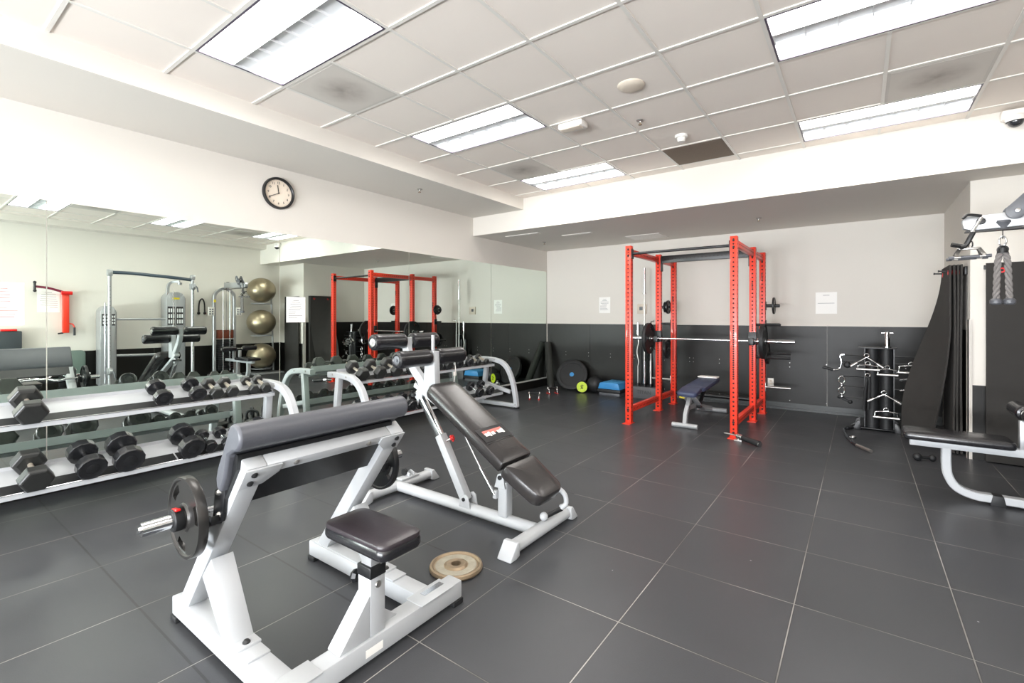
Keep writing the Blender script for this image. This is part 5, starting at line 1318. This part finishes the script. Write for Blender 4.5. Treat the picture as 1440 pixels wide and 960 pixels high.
for s in (-1, 1):
    b = MB()
    yy = ym-.03+s*.06
    b.beam((.583, ym-.03+s*.012, 1.84), (.56, yy, 1.785), .022, .006, up=(0, 1, 0), bevel=.001); b.beam((.688, ym-.03+s*.012, 1.84), (.712, yy, 1.785), .022, .006, up=(0, 1, 0), bevel=.001)
    b.cyl((.52, yy, 1.775), (.745, yy, 1.78), .008, seg=10); obj('arm', b, M['steel'], t)
    b = MB(); b.cyl((.52, yy, 1.775), (.55, yy, 1.776), .012, seg=12); b.cyl((.715, yy, 1.779), (.745, yy, 1.78), .012, seg=12); b.cyl((.585, yy, 1.776), (.685, yy, 1.779), .011, seg=12); obj('grip', b, M['grey_plastic'], t)

# ================================================================== REFLECTED SIDE: cable crossover
o = thing('cable_crossover', 'grey two-tower cable crossover with a pull-up bar, seen in the mirror', 'cable machine', (1.4, 3.3, 0))
for i, (yp, yt, zt, wd) in enumerate(((2.66, 2.70, 1.56, .24), (4.02, 3.80, 1.86, .34))):
    b = MB(); b.span((1.24, yp-.05, 0), (1.86, yp+.05, .07), bevel=.006); obj('base', b, M['silver'], o)
    b = MB(); b.cyl((1.32, yp, .07), (1.32, yp, 2.22), .03, seg=20); b.cyl((1.40, yp+.03, .07), (1.40, yp+.03, 2.10), .016, seg=14); pole = obj('column', b, M['silver'], o)
    b = MB()
    for k in range(24): b.cyl((1.292, yp, .3+k*.07), (1.289, yp, .3+k*.07), .006, seg=6)
    two_mat(pole, b, M['ink_black'])
    b = MB(); cz = zt-.35 if i == 0 else 1.98
    b.box((1.32, yp, 1.98), (.09, .09, .13), bevel=.01) if i else b.box((1.32, yp, .33), (.09, .09, .13), bevel=.01)
    zc = 1.98 if i else .33
    b.cyl((1.25, yp-.02, zc), (1.25, yp+.02, zc), .045, seg=20); car = obj('carriage', b, M['silver'], o)
    b = MB(); b.tube([(1.24, yp+.02, zc+.02), (1.19, yp+.04, zc-.03), (1.18, yp+.05, zc-.12)], .014, 8); obj('pulley_arm', b, M['grey_plastic'], car)
    b = MB(); b.prism([(yt-wd/2, .05), (yt-wd/2, zt-.10), (yt-wd/2+.05, zt-.02), (yt-wd/2+.12, zt), (yt+wd/2-.12, zt), (yt+wd/2-.05, zt-.02), (yt+wd/2, zt-.10), (yt+wd/2, .05)], (1.56, 0, 0), (0, 1, 0), (0, 0, 1), (.30, 0, 0), bevel=.012); sh = obj('tower_shroud', b, M['silver'], o)
    b = MB(); b.span((1.57, yt+wd/2-.01, .3), (1.72, yt+wd/2+.004, zt-.12)); obj('side_window', b, M['grey_plastic'], sh, smooth=False)
    b = MB(); b.cyl((1.52, yt-.06, .1), (1.52, yt-.06, zt+.05), .01, seg=10); obj('guide_rod', b, M['chrome'], o)
    b = MB()
    for k in range(2): b.span((1.553, yt-wd/2+.02+k*wd*.45, 1.18), (1.56, yt-wd/2+.02+k*wd*.45+wd*.38, 1.56 if i else 1.40), bevel=.002)
    pn = obj('instruction_plate', b, M['ink_black'], sh, smooth=False)
    b = MB()
    for k in range(2):
        for r in range(3):
            for c in range(3): b.span((1.5515, yt-wd/2+.035+k*wd*.45+c*wd*.12, 1.21+r*(.115 if i else .06)), (1.5528, yt-wd/2+.035+k*wd*.45+c*wd*.12+wd*.07, 1.21+r*(.115 if i else .06)+(.08 if i else .04)))
    obj('diagram', b, M['louver'], pn, smooth=False)
b = MB(); b.box((1.558, 3.80, 1.73), (.006, .13, .04), bevel=.001); obj('brand_sticker', b, M['yellow_label'], o)
b = MB(); b.tube(smooth_path([(1.32, 2.70, 2.18), (1.30, 3.0, 2.18), (1.28, 3.35, 2.16), (1.28, 3.7, 2.14), (1.32, 3.98, 2.12)], 5), .032, 12); obj('pullup_bar', b, mat('slate_blue_metal', rgb(62, 74, 84), .35, noise=.04), o)
b = MB(); b.box((1.32, 2.66, 2.17), (.08, .08, .12), bevel=.008); b.box((1.32, 4.02, 2.17), (.08, .09, .10), bevel=.02); obj('bar_bracket', b, M['silver'], o)
b = MB(); b.cyl((1.60, 2.80, 1.30), (1.60, 3.66, 1.30), .022, seg=14); b.cyl((1.60, 2.80, .60), (1.60, 3.66, .58), .025, seg=14); obj('cross_tube', b, M['silver'], o)
b = MB(); b.rect(smooth_path([(1.60, 3.66, 1.80), (1.60, 3.68, 2.0), (1.58, 3.74, 2.07), (1.50, 3.85, 2.08)], 5), .05, .05, (1, 0, 0)); b.lathe([(0, -.05), (.035, -.04), (.04, 0), (0, .0)], (1.50, 3.85, 2.06), seg=18); obj('upper_pulley_arm', b, M['silver'], o)
t = att('tricep_rope', 'black tricep rope draped on the wall side between the cable machines, seen in the mirror', (1.9, 4.42, 1.4))
b = MB(); b.tube(smooth_path([(1.93, 4.36, 1.44), (1.93, 4.37, 1.66), (1.92, 4.42, 1.75), (1.93, 4.47, 1.66), (1.93, 4.48, 1.44)], 5), .014, 8); obj('rope', b, M['rubber'], t)
b = MB(); b.sphere((1.93, 4.36, 1.43), .03, u=14, v=10); b.sphere((1.93, 4.48, 1.43), .03, u=14, v=10); obj('rope_end', b, M['rubber'], t)
b = MB(); b.cyl((1.91, 4.42, 1.75), (1.96, 4.42, 1.75), .008, seg=8); obj('wall_peg', b, M['steel'], t)

# gym balls on their stand
o = thing('ball_rack', 'tall grey steel ball stand by the right wall, seen in the mirror', 'ball stand', (1.62, 5.6, 0))
b = MB(); b.tube([(1.72, 5.92, .04), (1.74, 5.90, 1.2), (1.74, 5.86, 2.05)], .02, 12); obj('pole', b, M['grey_metal'], o)
b = MB(); b.span((1.26, 5.27, 0), (1.92, 5.95, .03), bevel=.008); obj('base', b, M['grey_metal'], o)
for z in (.12, .90, 1.66):
    b = MB(); b.tube([(1.56+.21*math.cos(a), 5.55+.21*math.sin(a), z) for a in [2*PI*k/24 for k in range(24)]], .010, 8, closed=True); b.tube([(1.56+.20*.5, 5.55+.20*.82, z), (1.735, 5.90, z)], .010, 8); obj('ring_shelf', b, M['grey_metal'], o)
for z, l in ((.40, 'taupe gym ball at the bottom of the ball stand'), (1.20, 'taupe gym ball in the middle of the ball stand'), (1.96, 'taupe gym ball at the top of the ball stand')):
    t = thing('gym_ball', l + ', seen in the mirror', 'gym ball', (1.56, 5.55, z-.27), 'taupe gym balls on the ball stand')
    b = MB(); b.sphere((1.56, 5.55, z+.02), .315, (1, 1, .93), u=48, v=32); sh = obj('shell', b, M['ball'], t)
    b = MB(); b.lathe([(0, .2935), (.015, .2945), (.018, .2925)], (1.56, 5.55, z+.02), (0, 0, 1), seg=16); obj('valve', b, M['beige_plastic'], sh)

# red wall arm, grey pads, EZ bar (mirror, left edge)
o = thing('red_training_arm', 'red steel training column with a curved overhead arm on the right wall, in the mirror', 'training machine', (1.84, 2.16, 1.0))
b = MB(); b.span((1.86, 2.115, 1.05), (1.955, 2.205, 1.80), bevel=.01); obj('column', b, M['red_metal'], o)
b = MB(); b.rect(smooth_path([(1.88, 2.16, 1.79), (1.86, 2.04, 1.83), (1.84, 1.90, 1.87), (1.82, 1.75, 1.885)], 5), .035, .04, (1, 0, 0)); obj('arm', b, mat('maroon_metal', rgb(120, 36, 60), .4, noise=.05), o)
b = MB(); b.cyl((1.78, 1.74, 1.885), (1.86, 1.74, 1.885), .014, seg=10); b.cyl((1.82, 1.74, 1.81), (1.82, 1.74, 1.96), .018, seg=10); b.sphere((1.82, 1.74, 1.81), .025, u=12, v=8); b.sphere((1.82, 1.74, 1.96), .025, u=12, v=8); obj('cross_handle', b, M['black_metal'], o)
b = MB(); b.cyl((1.84, 2.09, 1.785), (1.84, 2.24, 1.785), .035, seg=16); obj('pivot', b, M['red_plastic'], o)
b = MB(); b.tube(smooth_path([(1.90, 2.20, 1.22), (1.88, 2.25, 1.21), (1.87, 2.275, 1.15)], 4), .012, 8); obj('hook', b, M['red_metal'], o)
b = MB(); b.cyl((1.87, 2.275, 1.15), (1.87, 2.275, 1.0), .018, seg=12); b.cyl((1.88, 2.12, 1.05), (1.86, 2.05, 1.04), .014, seg=10); obj('grip', b, M['black_metal'], o)
o = thing('padded_panel', 'long grey padded panel leaning along the right wall, seen in the mirror at left', 'padded mat', (1.83, 1.4, 0))
b = MB(); Rm = Matrix.Rotation(PI/2, 3, 'Y'); 
b.prism(arc((2.36, .66), .06, 0, PI/2, 6)+arc((.36, .66), .06, PI/2, PI, 6)+arc((.36, .33), .06, PI, 1.5*PI, 6)+arc((2.36, .33), .06, 1.5*PI, 2*PI, 6), (1.80, 0, 0), (0, 1, 0), (0, 0, 1), (.11, 0, 0), bevel=.012); obj('pad', b, M['vinyl_grey'], o)
b = MB()
for y in (.5, 1.3, 2.1): b.span((1.76, y-.05, 0), (1.92, y+.05, .05), bevel=.004); b.span((1.82, y-.04, .05), (1.89, y+.04, .27), bevel=.004)
obj('stand', b, M['black_metal'], o)
o = thing('grey_box_pad', 'square slate-grey padded block standing on the long grey panel, seen in the mirror', 'padded block', (1.86, 1.4, .721))
b = MB(); b.span((1.79, 1.05, .722), (1.93, 1.58, 1.10), bevel=.015); obj('block', b, M['mat_grey'], o)
b = MB(); b.span((1.785, 1.33, 1.102), (1.90, 1.52, 1.135), bevel=.004); obj('red_strap', b, M['red_plastic'], o)
o = thing('preacher_bar', 'silver curl bar resting on a low black stool, seen in the mirror at the left', 'barbell', (1.2, 1.9, .28))
b = MB(); b.tube(smooth_path([(1.22, 1.42, .30), (1.15, 1.50, .315), (1.20, 1.62, .315), (1.14, 1.75, .30), (1.20, 1.92, .34), (1.16, 2.06, .32), (1.2, 2.22, .33)], 5), .014, 10); obj('shaft', b, M['chrome'], o)
b = MB(); b.cyl((1.2, 2.22, .33), (1.2, 2.36, .33), .024, seg=14); b.cyl((1.22, 1.42, .30), (1.24, 1.30, .30), .024, seg=14); obj('sleeve', b, M['chrome'], o)
o = thing('low_stool', 'low black stool holding a silver curl bar, seen in the mirror', 'stool', (1.2, 1.85, 0))
b = MB(); b.span((1.08, 1.45, .22), (1.32, 2.2, .28), bevel=.01); obj('top', b, M['vinyl_black'], o)
for x in (1.11, 1.29):
    for y in (1.5, 2.15):
        b = MB(); b.span((x-.02, y-.02, 0), (x+.02, y+.02, .22), bevel=.003); obj('leg', b, M['black_metal'], o)
